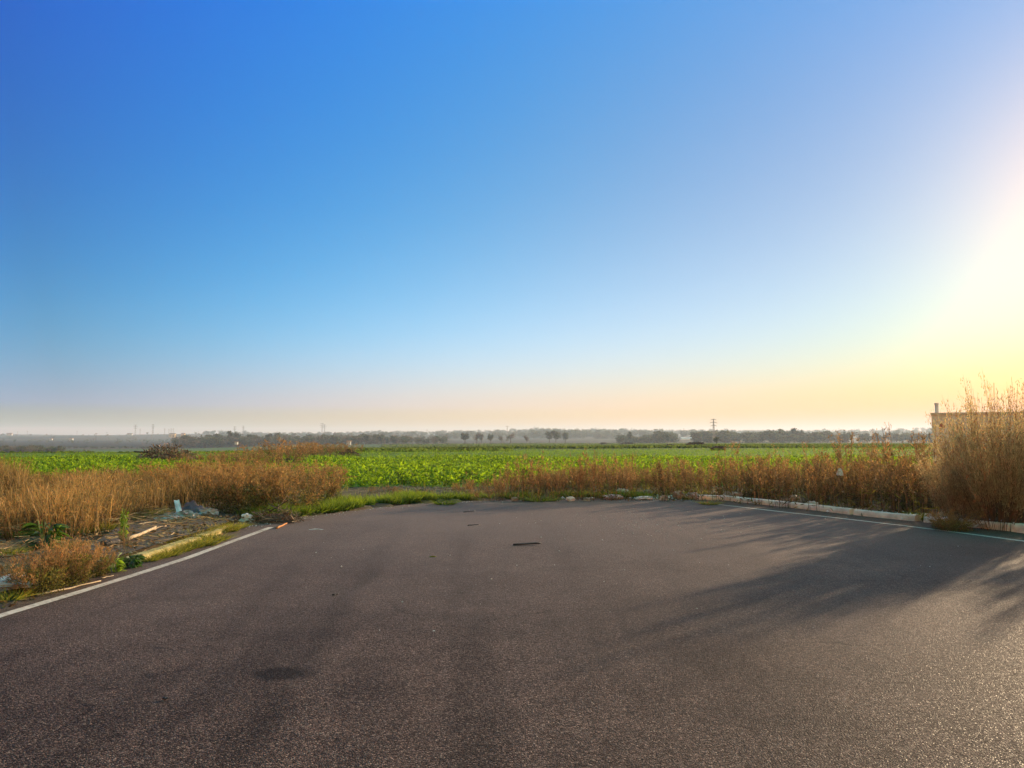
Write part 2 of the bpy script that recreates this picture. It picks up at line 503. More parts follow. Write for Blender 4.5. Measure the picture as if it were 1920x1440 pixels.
class MB:
    def __init__(s):
        s.V, s.Q, s.T3, s.tint, s.h, s.QM, s.TM = [], [], [], [], [], [], []
        s.n = 0

    def raw(s, V, Q=None, T=None, tint=None, h=None, mi=0):
        V = np.asarray(V, float).reshape(-1, 3)
        k = len(V)
        s.V.append(V)
        s.tint.append(np.full(k, .5) if tint is None else np.broadcast_to(tint, (k,)))
        s.h.append(np.full(k, .5) if h is None else np.broadcast_to(h, (k,)))
        if Q is not None and len(Q):
            Q = np.asarray(Q, int).reshape(-1, 4)
            s.Q.append(Q + s.n)
            s.QM.append(np.broadcast_to(mi, (len(Q),)))
        if T is not None and len(T):
            T = np.asarray(T, int).reshape(-1, 3)
            s.T3.append(T + s.n)
            s.TM.append(np.broadcast_to(mi, (len(T),)))
        s.n += k
        return s

    def arrays(s):
        V = np.concatenate(s.V)
        Q = np.concatenate(s.Q) if s.Q else np.zeros((0, 4), int)
        T = np.concatenate(s.T3) if s.T3 else np.zeros((0, 3), int)
        QM = np.concatenate(s.QM) if s.QM else np.zeros(0, int)
        TM = np.concatenate(s.TM) if s.TM else np.zeros(0, int)
        return V, Q, T, np.concatenate(s.tint), np.concatenate(s.h), QM, TM

    def add(s, arr, pos, scale=(1, 1, 1), rot=0.0, mi=None, dt=0.0):
        V, Q, T, ti, h, QM, TM = arr
        c, sn = math.cos(rot), math.sin(rot)
        X = V * np.asarray(scale, float)
        X = np.stack([X[:, 0] * c - X[:, 1] * sn, X[:, 0] * sn + X[:, 1] * c, X[:, 2]], 1) + np.asarray(pos, float)
        s.V.append(X)
        s.tint.append(np.clip(ti + dt, 0, 1))
        s.h.append(h)
        s.Q.append(Q + s.n)
        s.QM.append(QM if mi is None else np.full(len(Q), mi))
        s.T3.append(T + s.n)
        s.TM.append(TM if mi is None else np.full(len(T), mi))
        s.n += len(V)

    def ribbons(s, P, D, L, W, bend=None, segs=2, prof='blade', tint=None, h=None, mi=0, side=None):
        """n flat tapered blades; P foot (n,3), D direction, L length (n,), W width (n,), h = (h at foot, h at tip)."""
        P = np.asarray(P, float)
        n = len(P)
        D = unit(np.asarray(D, float))
        L = np.broadcast_to(L, (n,))
        W = np.broadcast_to(W, (n,))
        t = np.linspace(0, 1, segs + 1)
        C = P[:, None] + D[:, None] * (L[:, None] * t)[..., None]
        if bend is not None:
            C = C + np.asarray(bend)[:, None] * (L[:, None] * t ** 2)[..., None]
        S = side if side is not None else unit(np.cross(D, rng.normal(size=(n, 3))))
        if prof == 'blade':
            wp = 1 - .9 * t
        elif prof == 'leaf':
            wp = np.interp(t, [0, .45, .8, 1], [.25, 1, .7, .06])
        elif prof == 'stem':
            wp = 1 - .55 * t
        else:
            wp = np.ones_like(t)
        off = S[:, None] * (W[:, None] * wp / 2)[..., None]
        V = np.stack([C - off, C + off], 2).reshape(-1, 3)
        b = (np.arange(n) * (segs + 1) * 2)[:, None] + (np.arange(segs) * 2)[None]
        Q = np.stack([b, b + 1, b + 3, b + 2], -1).reshape(-1, 4)
        ti = np.repeat(rng.random(n) if tint is None else np.broadcast_to(tint, (n,)), (segs + 1) * 2)
        if h is None:
            hh = np.tile(np.repeat(t, 2), n)
        else:
            h0, h1 = np.broadcast_to(h[0], (n,)), np.broadcast_to(h[1], (n,))
            hh = np.repeat(h0[:, None] + (h1 - h0)[:, None] * t, 2, 1).reshape(-1)
        return s.raw(V, Q, None, ti, hh, mi)

    def tube(s, pts, radii, sides=6, mi=0, tint=None, h=None):
        pts = np.asarray(pts, float)
        k = len(pts)
        radii = np.broadcast_to(radii, (k,))
        tan = unit(np.gradient(pts, axis=0))
        ref = np.array([0, 0, 1.]) if abs(tan[0][2]) < .9 else np.array([1., 0, 0])
        a = unit(np.cross(tan, ref))
        b = np.cross(tan, a)
        ang = np.linspace(0, 2 * math.pi, sides, endpoint=False)
        ring = a[:, None] * np.cos(ang)[None, :, None] + b[:, None] * np.sin(ang)[None, :, None]
        V = (pts[:, None] + ring * radii[:, None, None]).reshape(-1, 3)
        Q = [(i * sides + j, i * sides + (j + 1) % sides, (i + 1) * sides + (j + 1) % sides, (i + 1) * sides + j) for i in range(k - 1) for j in range(sides)]
        V = np.concatenate([V, pts[:1], pts[-1:]])
        T = [((j + 1) % sides, j, k * sides) for j in range(sides)] + [((k - 1) * sides + j, (k - 1) * sides + (j + 1) % sides, k * sides + 1) for j in range(sides)]
        return s.raw(V, Q, T, tint, h, mi)

    def bar(s, p, q, r, mi=0):
        return s.tube([p, q], r, 4, mi)

    def box(s, c, size, rot=0.0, mi=0, top=1.0):
        x, y, z = np.asarray(size) / 2
        V = np.array([(-x, -y, -z), (x, -y, -z), (x, y, -z), (-x, y, -z), (-x * top, -y * top, z), (x * top, -y * top, z), (x * top, y * top, z), (-x * top, y * top, z)])
        cs, sn = math.cos(rot), math.sin(rot)
        V = np.stack([V[:, 0] * cs - V[:, 1] * sn, V[:, 0] * sn + V[:, 1] * cs, V[:, 2]], 1) + np.asarray(c, float)
        return s.raw(V, [(3, 2, 1, 0), (4, 5, 6, 7), (0, 1, 5, 4), (1, 2, 6, 5), (2, 3, 7, 6), (3, 0, 4, 7)], mi=mi)

    def sweep(s, path, prof, mi=0, jitter=0.0):
        """Solid of one cross-section (offset to the right of the path, height) along a path of points."""
        path = np.asarray(path, float)
        tan = unit(np.gradient(path[:, :2], axis=0))
        nor = np.stack([tan[:, 1], -tan[:, 0]], 1)
        prof = np.asarray(prof, float)
        k, m = len(path), len(prof)
        V = np.zeros((k, m, 3))
        V[..., :2] = path[:, None, :2] + nor[:, None] * prof[None, :, 0, None]
        V[..., 2] = path[:, None, 2] + prof[None, :, 1]
        if jitter:
            V += rng.normal(size=V.shape) * jitter
        Q = [(i * m + j, i * m + (j + 1) % m, (i + 1) * m + (j + 1) % m, (i + 1) * m + j) for i in range(k - 1) for j in range(m)]
        V = V.reshape(-1, 3)
        c0, c1 = V[:m].mean(0), V[-m:].mean(0)
        V = np.concatenate([V, [c0, c1]])
        T = [((j + 1) % m, j, k * m) for j in range(m)] + [((k - 1) * m + j, (k - 1) * m + (j + 1) % m, k * m + 1) for j in range(m)]
        return s.raw(V, Q, T, mi=mi)

    def grid(s, nx, ny, fn, mi=0):
        u, v = np.meshgrid(np.linspace(0, 1, nx), np.linspace(0, 1, ny))
        V = fn(u.ravel(), v.ravel())
        Q = [(j * nx + i, j * nx + i + 1, (j + 1) * nx + i + 1, (j + 1) * nx + i) for j in range(ny - 1) for i in range(nx - 1)]
        return s.raw(V, Q, mi=mi)

    def build(s, name, mats, parent=None, smooth=False, link=True):
        V, Q, T, ti, h, QM, TM = s.arrays()
        me = bpy.data.meshes.new(name)
        me.vertices.add(len(V))
        me.vertices.foreach_set('co', V.astype(np.float32).ravel())
        me.loops.add(len(Q) * 4 + len(T) * 3)
        me.loops.foreach_set('vertex_index', np.concatenate([Q.ravel(), T.ravel()]).astype(np.int32))
        me.polygons.add(len(Q) + len(T))
        st = np.concatenate([np.arange(len(Q)) * 4, len(Q) * 4 + np.arange(len(T)) * 3]).astype(np.int32)
        me.polygons.foreach_set('loop_start', st)
        me.polygons.foreach_set('material_index', np.concatenate([QM, TM]).astype(np.int32))
        me.polygons.foreach_set('use_smooth', np.full(len(Q) + len(T), smooth))
        me.update(calc_edges=True)
        for nm, arr in (('tint', ti), ('h', h)):
            a = me.attributes.new(nm, 'FLOAT', 'POINT')
            a.data.foreach_set('value', arr.astype(np.float32))
        for m in (mats if isinstance(mats, (list, tuple)) else [mats]):
            me.materials.append(m)
        o = bpy.data.objects.new(name, me)
        if link:
            COL.objects.link(o)
        if parent:
            o.parent = parent
        return o


def tag(o, label=None, cat=None, group=None, kind=None):
    if label:
        o['label'] = label
    if cat:
        o['category'] = cat
    if group:
        o['group'] = group
    if kind:
        o['kind'] = kind
    return o


def empty(name, loc, rz=0.0, scale=(1, 1, 1)):
    o = bpy.data.objects.new(name, None)
    o.empty_display_size = .2
    COL.objects.link(o)
    o.location = loc
    o.rotation_euler = (0, 0, rz)
    o.scale = scale
    return o


def copy_tree(o, parent=None):
    c = o.copy()
    COL.objects.link(c)
    if parent:
        c.parent = parent
    for ch in list(o.children):
        copy_tree(ch, c)
    return c


# ------------------------------------------------------------------ terrain
UN = np.array([-0.9, -0.45, -0.22, 0.05, 0.3, 0.9])
DN = np.array([0.1, 20, 45, 80, 100, 130, 180, 300, 400, 500, 650, 900, 1500, 2500, 4000, 8000.])
zp = lambda d, py: CAMZ - d * (py - 820) / FPX
left = [0, 0, 0, zp(80, 849), -1.2, -2.4, -4.0, -6.2, zp(400, 851.5), zp(500, 847.5), zp(650, 841), zp(900, 833), zp(1500, 826), zp(2500, 817), zp(4000, 816), 10]
mid1 = [0, 0, 0, zp(80, 848.5), zp(100, 844), zp(130, 844), zp(180, 845), zp(300, 842), zp(400, 839), zp(500, 836.5), zp(650, 834), zp(900, 830), zp(1500, 824), zp(2500, 815), zp(4000, 813), 20]
mid2 = [0, 0, 0, 0, zp(100, 842.5), zp(130, 840.5), zp(180, 839.8), zp(300, 837), zp(400, 835.5), zp(500, 834), zp(650, 832.5), zp(900, 829), zp(1500, 822), zp(2500, 813), zp(4000, 810), 35]
right = [0, 0, 0, 0, 0, zp(130, 837.6), zp(180, 836.8), zp(300, 835), zp(400, 834), zp(500, 833), zp(650, 832), zp(900, 828), zp(1500, 821), zp(2500, 813), zp(4000, 809), 40]
ZT = np.array([left, left, mid1, mid2, right, right])

ROAD = [(-5.0, -40), (-4.95, 6.5), (-4.92, 10), (-4.95, 13.3), (-4.6, 14.4), (-4.2, 15.4), (-3.4, 16.9), (-2.56, 18.25), (-1.36, 19.2), (0.2, 19.75), (1.93, 19.85), (3.4, 19.75)] + [tuple(G(*p)[:2]) for p in ((1312, 936), (1362, 938), (1428, 945), (1516, 954.5), (1600, 964.5), (1717, 976.5), (1805, 985.5), (1900, 995.5), (1940, 1001), (2000, 1010))] + [(10.6, 9.6), (11.4, 7.2), (11.7, 3), (11.7, -40)]


def inside(poly, x, y):
    x, y = np.asarray(x), np.asarray(y)
    r = np.zeros(x.shape, bool)
    n = len(poly)
    for i in range(n):
        x0, y0 = poly[i]
        x1, y1 = poly[(i + 1) % n]
        c = ((y0 > y) != (y1 > y)) & (x < (x1 - x0) * (y - y0) / ((y1 - y0) or 1e-9) + x0)
        r ^= c
    return r


def smooth01(x):
    x = np.clip(x, 0, 1)
    return x * x * (3 - 2 * x)


def zt(x, y):
    x = np.asarray(x, float)
    y = np.asarray(y, float)
    r = np.hypot(x, y)
    d = np.maximum(y, .55 * r)
    u = np.clip(x / np.maximum(d, 1e-3), UN[0], UN[-1])
    iu = np.clip(np.searchsorted(UN, u) - 1, 0, len(UN) - 2)
    fu = smooth01((u - UN[iu]) / (UN[iu + 1] - UN[iu]))
    ld = np.log(np.clip(d, DN[0], DN[-1]))
    LD = np.log(DN)
    zs = np.stack([np.interp(ld, LD, ZT[k]) for k in range(len(UN))], 0).reshape(len(UN), -1)
    f, i = fu.ravel(), iu.ravel()
    k = np.arange(f.size)
    z = (zs[i, k] * (1 - f) + zs[i + 1, k] * f).reshape(x.shape)
    # hill crests roll a little
    z = z + smooth01((r - 1200) / 1500) * (3.0 * np.sin(x / 210 + 1) + 2.0 * np.sin(x / 97 + y / 400) + 1.2 * np.sin(x / 41))
    near = r < 60
    nz = .03 + .025 * np.sin(x * 1.9 + .6 * y) * np.sin(y * 1.4) + .012 * np.sin(x * 5.1 + y * 3.7)
    nz = np.where(y > 24, .02, nz)
    nz = np.where(inside(ROAD, x, y), -.05, nz)
    return np.where(near, z + nz, z)


rings = np.concatenate([np.linspace(.6, 30, 75), np.exp(np.arange(math.log(30.6), math.log(7600), .028))])
ang = np.concatenate([np.arange(-46, 46.01, .5), np.arange(50, 311, 6.0)])
A_, R_ = np.meshgrid(np.radians(ang), rings)
X_, Y_ = R_ * np.sin(A_), R_ * np.cos(A_)
Z_ = zt(X_, Y_)
nr, na = X_.shape
V_ = np.stack([X_, Y_, Z_], -1).reshape(-1, 3)
ii, jj = np.meshgrid(np.arange(nr - 1), np.arange(na), indexing='ij')
Q_ = np.stack([ii * na + jj, ii * na + (jj + 1) % na, (ii + 1) * na + (jj + 1) % na, (ii + 1) * na + jj], -1).reshape(-1, 4)[:, ::-1]
cen = V_[Q_].mean(1)
cx_, cy_ = cen[:, 0], cen[:, 1]
rr_ = np.hypot(cx_, cy_)
bound = 90 + .36 * cx_ * (cx_ > -60) - 18 * (cx_ <= -60)
cls = np.where(rr_ > 700, 3, np.where((cy_ > 24.6 + .03 * cx_) & (cy_ < bound), 1, np.where(cy_ >= bound, 2, 0)))
cls = np.where((cls == 0) & (rr_ > 60), 2, cls)
for k, (nm, mt) in enumerate((('ground', 'soil'), ('crop_field', 'field'), ('far_field', 'far_field'), ('hills', 'hills'))):
    q = Q_[cls == k]
    us, inv = np.unique(q, return_inverse=True)
    b = MB()
    b.raw(V_[us], inv.reshape(-1, 4))
    if k == 0:   # close the hub under the camera
        b.raw(np.concatenate([V_[:na], [[0, 0, V_[0, 2]]]]), None, [((j + 1) % na, j, na) for j in range(na)])
    tag(b.build(nm, M[mt], smooth=True), kind='structure')


# ------------------------------------------------------------------ asphalt, markings, pavement, kerbs
def poly_obj(name, pts, z, mat, kind='structure'):
    bm = bmesh.new()
    vs = [bm.verts.new((x, y, z)) for x, y in pts]
    f = bm.faces.new(vs)
    bmesh.ops.triangulate(bm, faces=[f])
    bm.normal_update()
    if sum(fc.normal.z for fc in bm.faces) < 0:
        bmesh.ops.reverse_faces(bm, faces=bm.faces)
    me = bpy.data.meshes.new(name)
    bm.to_mesh(me)
    bm.free()
    me.materials.append(mat)
    o = bpy.data.objects.new(name, me)
    COL.objects.link(o)
    return tag(o, kind=kind)


def dense(pts, step, wob=0.0):
    pts = np.asarray(pts, float)
    seg = np.linalg.norm(np.diff(pts, axis=0), axis=1)
    s = np.concatenate([[0], np.cumsum(seg)])
    t = np.arange(0, s[-1], step)
    t = np.append(t, s[-1])
    o = np.stack([np.interp(t, s, pts[:, k]) for k in range(pts.shape[1])], 1)
    for _ in range(2):
        o[1:-1] = (o[:-2] + 2 * o[1:-1] + o[2:]) / 4
    if wob:
        o[:, :2] += rng.normal(size=(len(o), 2)) * wob
    return o


road_pts = dense(ROAD[1:-1], .18, .022)
poly_obj('asphalt_road', [(-5.0, -40)] + [tuple(p) for p in road_pts] + [(11.7, -40)], 0.0, M['asphalt'])


def stripe(name, pts, width):
    p = dense(pts, .15)
    tan = unit(np.gradient(p, axis=0))
    nor = np.stack([tan[:, 1], -tan[:, 0]], 1)
    wj = width / 2 * (1 + rng.normal(size=(len(p), 1)) * .05)
    Lp, Rp = p - nor * wj, p + nor * wj
    V = np.concatenate([np.c_[Lp, np.full(len(p), .004)], np.c_[Rp, np.full(len(p), .004)]])
    n = len(p)
    Q = [(i, n + i, n + i + 1, i + 1) for i in range(n - 1)]
    b = MB()
    b.raw(V, Q)
    return tag(b.build(name, M['paint']), kind='structure')


LL = [(-4.75, -6), (-4.72, 3), (-4.66, 5.5)] + [tuple(G(*p)[:2]) for p in ((0, 1155), (80, 1131), (150, 1110), (250, 1079), (350, 1047), (420, 1021), (470, 1003), (508, 989))]
stripe('edge_line', LL, .115)
RL = [tuple(G(*p)[:2]) for p in ((1312, 942), (1380, 950), (1450, 958), (1575, 972), (1700, 986.5), (1810, 1000.5), (1920, 1015))] + [(8.55, 10), (9.1, 8), (9.6, 5.5), (9.8, 0), (9.8, -6)]
stripe('edge_line', RL, .105)

poly_obj('pavement', [(-5.06, 9.4), (-5.06, 13.4), (-5.2, 14.6), (-5.5, 15.6), (-7.0, 15.7), (-6.9, 13.6), (-6.2, 11.6), (-5.7, 9.4)], .085, M['pavement'])
KP = [(-.11, -.05), (-.115, .10), (-.085, .128), (.06, .136), (.095, .118), (.108, .07), (.112, -.05)]


def kerb(path_px, z, label, mat, off=0.0, group=None):
    pts = [np.append(G(px, py, 0)[:2], z) for px, py in path_px]
    d = dense(pts, .12)
    d[:, 2] = z
    b = MB()
    b.sweep(d, KP, jitter=.0025)
    o = b.build('kerb_stone', mat)
    c = d.mean(0)
    for v in o.data.vertices:
        v.co.x -= c[0]; v.co.y -= c[1]
    o.location = (c[0], c[1], 0)
    return tag(o, label, 'kerb', group)


kerb([(257, 1052), (310, 1035), (366, 1016)], -.055, 'long mossy yellow kerb stone beside the white line', M['kerb_moss'])
kerb([(372, 1012), (398, 1003), (420, 994)], -.065, 'short mossy kerb stone sunk in yellow grass, farther of the two', M['kerb_moss'])
kerb([(-60, 1126), (-10, 1110), (38, 1095)], -.01, 'grey kerb stone in shade below the bottom brown weed', M['kerb'])
rk = 'kerb stones along the right edge of the asphalt'
kerb([(1312, 936), (1362, 938), (1428, 945), (1516, 954.5), (1600, 964.5)], -.015, 'long pale kerb stone at the far end of the curb row', M['kerb'], group=rk)
kerb([(1607, 965.3), (1660, 970.8), (1722, 977)], -.02, 'pale kerb stone joined to the long far one', M['kerb'], group=rk)
kerb([(1738, 978.6), (1760, 980.8), (1777, 982.6)], -.03, 'short pale kerb stone before the weed grown gap', M['kerb'], group=rk)
kerb([(1805, 985.5), (1850, 990.3), (1900, 995.5)], -.01, 'pale kerb stone just after the weed grown gap', M['kerb'], group=rk)
kerb([(1905, 996.5), (1940, 1001), (2000, 1010)], .01, 'raised pale kerb stone cut by the right picture edge', M['kerb'], group=rk)


# ------------------------------------------------------------------ plants: prototypes
def r2(n, s=1.0):
    return rng.normal(size=(n, 3)) * s


def weed_arrays(n_stalk=12, flecks=46, spread=.24, lean=.15, fl=(.030, .010), low_leaf=60):
    """Unit-high dry weed clump: mat 0 stalks, mat 1 seed heads, mat 2 low leaves."""
    b = MB()
    a = rng.random(n_stalk) * 6.283
    rr = np.sqrt(rng.random(n_stalk)) * spread
    P = np.stack([rr * np.cos(a), rr * np.sin(a), np.zeros(n_stalk)], 1)
    D = np.stack([np.cos(a) * lean * rng.random(n_stalk), np.sin(a) * lean * rng.random(n_stalk), np.ones(n_stalk)], 1) + r2(n_stalk, .05)
    D = unit(D)
    L = .62 + .38 * rng.random(n_stalk)
    bend = r2(n_stalk, .07) * [1, 1, .2]
    b.ribbons(P, D, L, .0085, bend, 4, 'stem', h=(0, .9), mi=0)
    # side branches
    k = 11
    t = np.repeat(rng.random((n_stalk, k)) * .62 + .33, 1).reshape(n_stalk, k)
    BP = (P[:, None] + D[:, None] * (L[:, None] * t)[..., None] + bend[:, None] * (L[:, None] * t ** 2)[..., None]).reshape(-1, 3)
    BD = unit(np.repeat(D, k, 0) + r2(n_stalk * k, .38))
    BL = (.07 + .17 * rng.random(n_stalk * k)) * (1.35 - t.ravel())
    b.ribbons(BP, BD, BL, .0048, r2(n_stalk * k, .1) + [0, 0, .2], 2, 'stem', h=(t.ravel(), np.minimum(1, t.ravel() + .15)), mi=0)
    # seed flecks along the branches and the stalk tips
    m = n_stalk * flecks
    src = rng.integers(0, n_stalk * k, m)
    f = rng.random(m) * 1.0 + .15
    FP = BP[src] + BD[src] * (BL[src] * f)[:, None] + r2(m, .012)
    FD = BD[src] + r2(m, .75) + [0, 0, .4]
    b.ribbons(FP, FD, fl[0] * (.5 + rng.random(m)), fl[1] * (.6 + .8 * rng.random(m)), None, 1, 'stem', h=(np.clip(FP[:, 2], 0, 1), np.clip(FP[:, 2] + .05, 0, 1)), mi=1)
    if low_leaf:
        a = rng.random(low_leaf) * 6.283
        rr = rng.random(low_leaf) * spread * 1.4
        P = np.stack([rr * np.cos(a), rr * np.sin(a), rng.random(low_leaf) ** 1.5 * .4], 1)
        b.ribbons(P, r2(low_leaf) + [0, 0, .5], .06 + .07 * rng.random(low_leaf), .02, r2(low_leaf, .2), 2, 'leaf', h=(P[:, 2], P[:, 2] + .1), mi=2)
    return b.arrays()


def split_build(arr, names, mats, parent):
    """The material groups of one plant become its parts."""
    V, Q, T, ti, h, QM, TM = arr
    outs = []
    for i, (nm, mt) in enumerate(zip(names, mats)):
        q = Q[QM == i]
        if not len(q):
            continue
        us, inv = np.unique(q, return_inverse=True)
        b = MB()
        b.raw(V[us], inv.reshape(-1, 4), None, ti[us], h[us])
        outs.append(b.build(nm, mt, parent))
    return outs


def shrub_arrays(n_stem=26, flecks=3200, low=900, lean=.75, fl=(.04, .016), up=.35, stem_w=.010, low_h=.45):
    """Unit shrub (radius .5, height 1): mat 0 stems, mat 1 upper twiglets, mat 2 low leaves."""
    b = MB()
    a = rng.random(n_stem) * 6.283
    sp = np.sqrt(rng.random(n_stem))
    P = np.stack([sp * .18 * np.cos(a), sp * .18 * np.sin(a), np.zeros(n_stem)], 1)
    D = unit(np.stack([np.cos(a) * sp * lean, np.sin(a) * sp * lean, np.full(n_stem, .9)], 1) + r2(n_stem, .08))
    L = (.78 + .32 * rng.random(n_stem)) * (1 - .12 * sp)
    bend = np.c_[r2(n_stem, .06)[:, :2], np.full(n_stem, up * .25)]
    b.ribbons(P, D, L, stem_w, bend, 4, 'stem', h=(0, .8), mi=0)
    k = 12
    t = rng.random((n_stem, k)) * .72 + .25
    BP = (P[:, None] + D[:, None] * (L[:, None] * t)[..., None] + bend[:, None] * (L[:, None] * t ** 2)[..., None]).reshape(-1, 3)
    BD = unit(np.repeat(D, k, 0) + r2(n_stem * k, .42) + [0, 0, .25])
    BL = .10 + .22 * rng.random(n_stem * k)
    b.ribbons(BP, BD, BL, stem_w * .55, r2(n_stem * k, .1) + [0, 0, .15], 2, 'stem', h=(t.ravel(), np.minimum(1, t.ravel() + .2)), mi=0)
    src = rng.integers(0, n_stem * k, flecks)
    f = rng.random(flecks) * .95 + .1
    FP = BP[src] + BD[src] * (BL[src] * f)[:, None] + r2(flecks, .02)
    FD = BD[src] + r2(flecks, .6) + [0, 0, .5]
    hh = np.clip(FP[:, 2], 0, 1)
    b.ribbons(FP, FD, fl[0] * (.5 + rng.random(flecks)), fl[1] * (.6 + .8 * rng.random(flecks)), None, 1, 'stem', tint=np.clip(rng.random(flecks) * .7 + (src % 7) / 7 * .3, 0, 1), h=(hh, np.minimum(1, hh + .04)), mi=1)
    if low:
        a = rng.random(low) * 6.283
        rr = np.sqrt(rng.random(low)) * .48
        P = np.stack([rr * np.cos(a), rr * np.sin(a), rng.random(low) ** 1.3 * low_h], 1)
        b.ribbons(P, r2(low) + [0, 0, .6], .04 + .05 * rng.random(low), .018, r2(low, .2), 2, 'leaf', h=(P[:, 2], P[:, 2] + .1), mi=2)
    return b.arrays()


def broadleaf_arrays(n=90, ll=(.28, .5), w=.10, up=.7):
    b = MB()
    a = rng.random(n) * 6.283
    P = np.stack([.12 * np.cos(a), .12 * np.sin(a), rng.random(n) ** 1.2 * .55], 1)
    D = np.stack([np.cos(a), np.sin(a), up * (.3 + rng.random(n))], 1) + r2(n, .15)
    L = ll[0] + (ll[1] - ll[0]) * rng.random(n)
    b.ribbons(P, D, L, w * (.6 + .8 * rng.random(n)), np.c_[np.zeros((n, 2)), -.35 - .3 * rng.random(n)], 4, 'leaf', mi=1)
    m = 7
    a = rng.random(m) * 6.283
    b.ribbons(np.zeros((m, 3)), np.stack([np.cos(a) * .2, np.sin(a) * .2, np.ones(m)], 1), .7, .02, None, 3, 'stem', mi=0)
    return b.arrays()


def tuft_arrays(n=160, r=.3, w=.012, lean=.6):
    b = MB()
    a = rng.random(n) * 6.283
    rr = np.sqrt(rng.random(n)) * r
    P = np.stack([rr * np.cos(a), rr * np.sin(a), np.zeros(n)], 1)
    D = np.stack([np.cos(a) * rr / r * lean, np.sin(a) * rr / r * lean, np.ones(n)], 1) + r2(n, .2)
    b.ribbons(P, D, .5 + .5 * rng.random(n), w, r2(n, .18) * [1, 1, .4] - [0, 0, .1], 3, 'blade')
    return b.arrays()


def px_size(px, base_py, wpx, hpx, z=0.02):
    p = G(px, base_py, z)
    return p, wpx / FPX * p[1], hpx / FPX * p[1]


# ------------------------------------------------------------------ crops (nobody could count them)
def crops():
    b = MB()

    def zone(y0, y1, dens, nleaf, ll, ww, segs, seedx, hmul):
        area = 0
        ys, xs = [], []
        n = int(dens * (y1 - y0) * (.78 * (y0 + y1)))
        y = np.sqrt(rng.random(n) * (y1 ** 2 - y0 ** 2) + y0 ** 2)
        x = (rng.random(n) * 2 - 1) * .78 * y
        ok = (y > 24.2 + .03 * x + .35 * np.sin(x * 1.3) + .25 * np.sin(x * 3.1)) & (y < 90 + .36 * x)
        # bare streaks and thin places
        gap = np.sin(x * .23 + y * .9) + np.sin(x * .61 - y * .37 + 2) + .8 * np.sin(y * 1.7 + .1 * x)
        ok &= (gap > -1.55) | (rng.random(n) < .3)
        x, y = x[ok], y[ok]
        n = len(x)
        zz = zt(x, y)
        sz = (.75 + .5 * rng.random(n)) * (1 + .15 * np.sin(x * .5 + y * .3)) * hmul
        a = rng.random((n, nleaf)) * 6.283
        P = np.repeat(np.stack([x, y, zz], 1), nleaf, 0)
        P[:, :2] += r2(n * nleaf)[:, :2] * .05
        P[:, 2] += rng.random(n * nleaf) * .26 * np.repeat(sz, nleaf)
        up = .5 + 1.3 * rng.random(n * nleaf)
        D = np.stack([np.cos(a).ravel(), np.sin(a).ravel(), up], 1)
        L = np.repeat(sz, nleaf) * ll * (.6 + .7 * rng.random(n * nleaf))
        b.ribbons(P, D, L, ww * np.repeat(sz, nleaf) * (.7 + .6 * rng.random(n * nleaf)), np.c_[np.zeros((n * nleaf, 2)), -.5 * rng.random(n * nleaf)], segs, 'leaf',
                  tint=np.clip(np.repeat(rng.random(n), nleaf) * .6 + .4 * rng.random(n * nleaf), 0, 1))
    zone(24, 36, 16, 15, .155, .052, 2, 1, 1.0)
    zone(36, 54, 9, 10, .17, .062, 2, 2, .95)
    zone(52, 128, 4.6, 6, .20, .075, 1, 3, .8)
    return tag(b.build('crop_plants', M['crop']), kind='stuff')


crops()


def meadow():           # standing growth on the far green fields
    b = MB()
    n = 60000
    y = np.exp(rng.random(n) * (math.log(640) - math.log(84)) + math.log(84))
    x = (rng.random(n) * 2 - 1) * .76 * y
    ok = (y > 88 + .36 * x) & ~((x < -.17 * y) & (y > 330)) & (np.sin(y * .045 + x * .01) > -.75)
    x, y = x[ok], y[ok]
    n = len(x)
    m = 3
    P = np.repeat(np.stack([x, y, zt(x, y)], 1), m, 0) + r2(n * m, .5) * [1, 1, 0]
    sc_ = np.repeat(.30 + y / 900, m)
    b.ribbons(P, r2(n * m, .45) + [0, 0, 1], sc_ * (.6 + .6 * rng.random(n * m)), sc_ * 1.6, None, 2, 'leaf', tint=np.repeat(rng.random(n) * .6 + .2 + .2 * np.sin(y * .03), m))
    return tag(b.build('meadow_grass', M['meadow']), kind='stuff')


meadow()


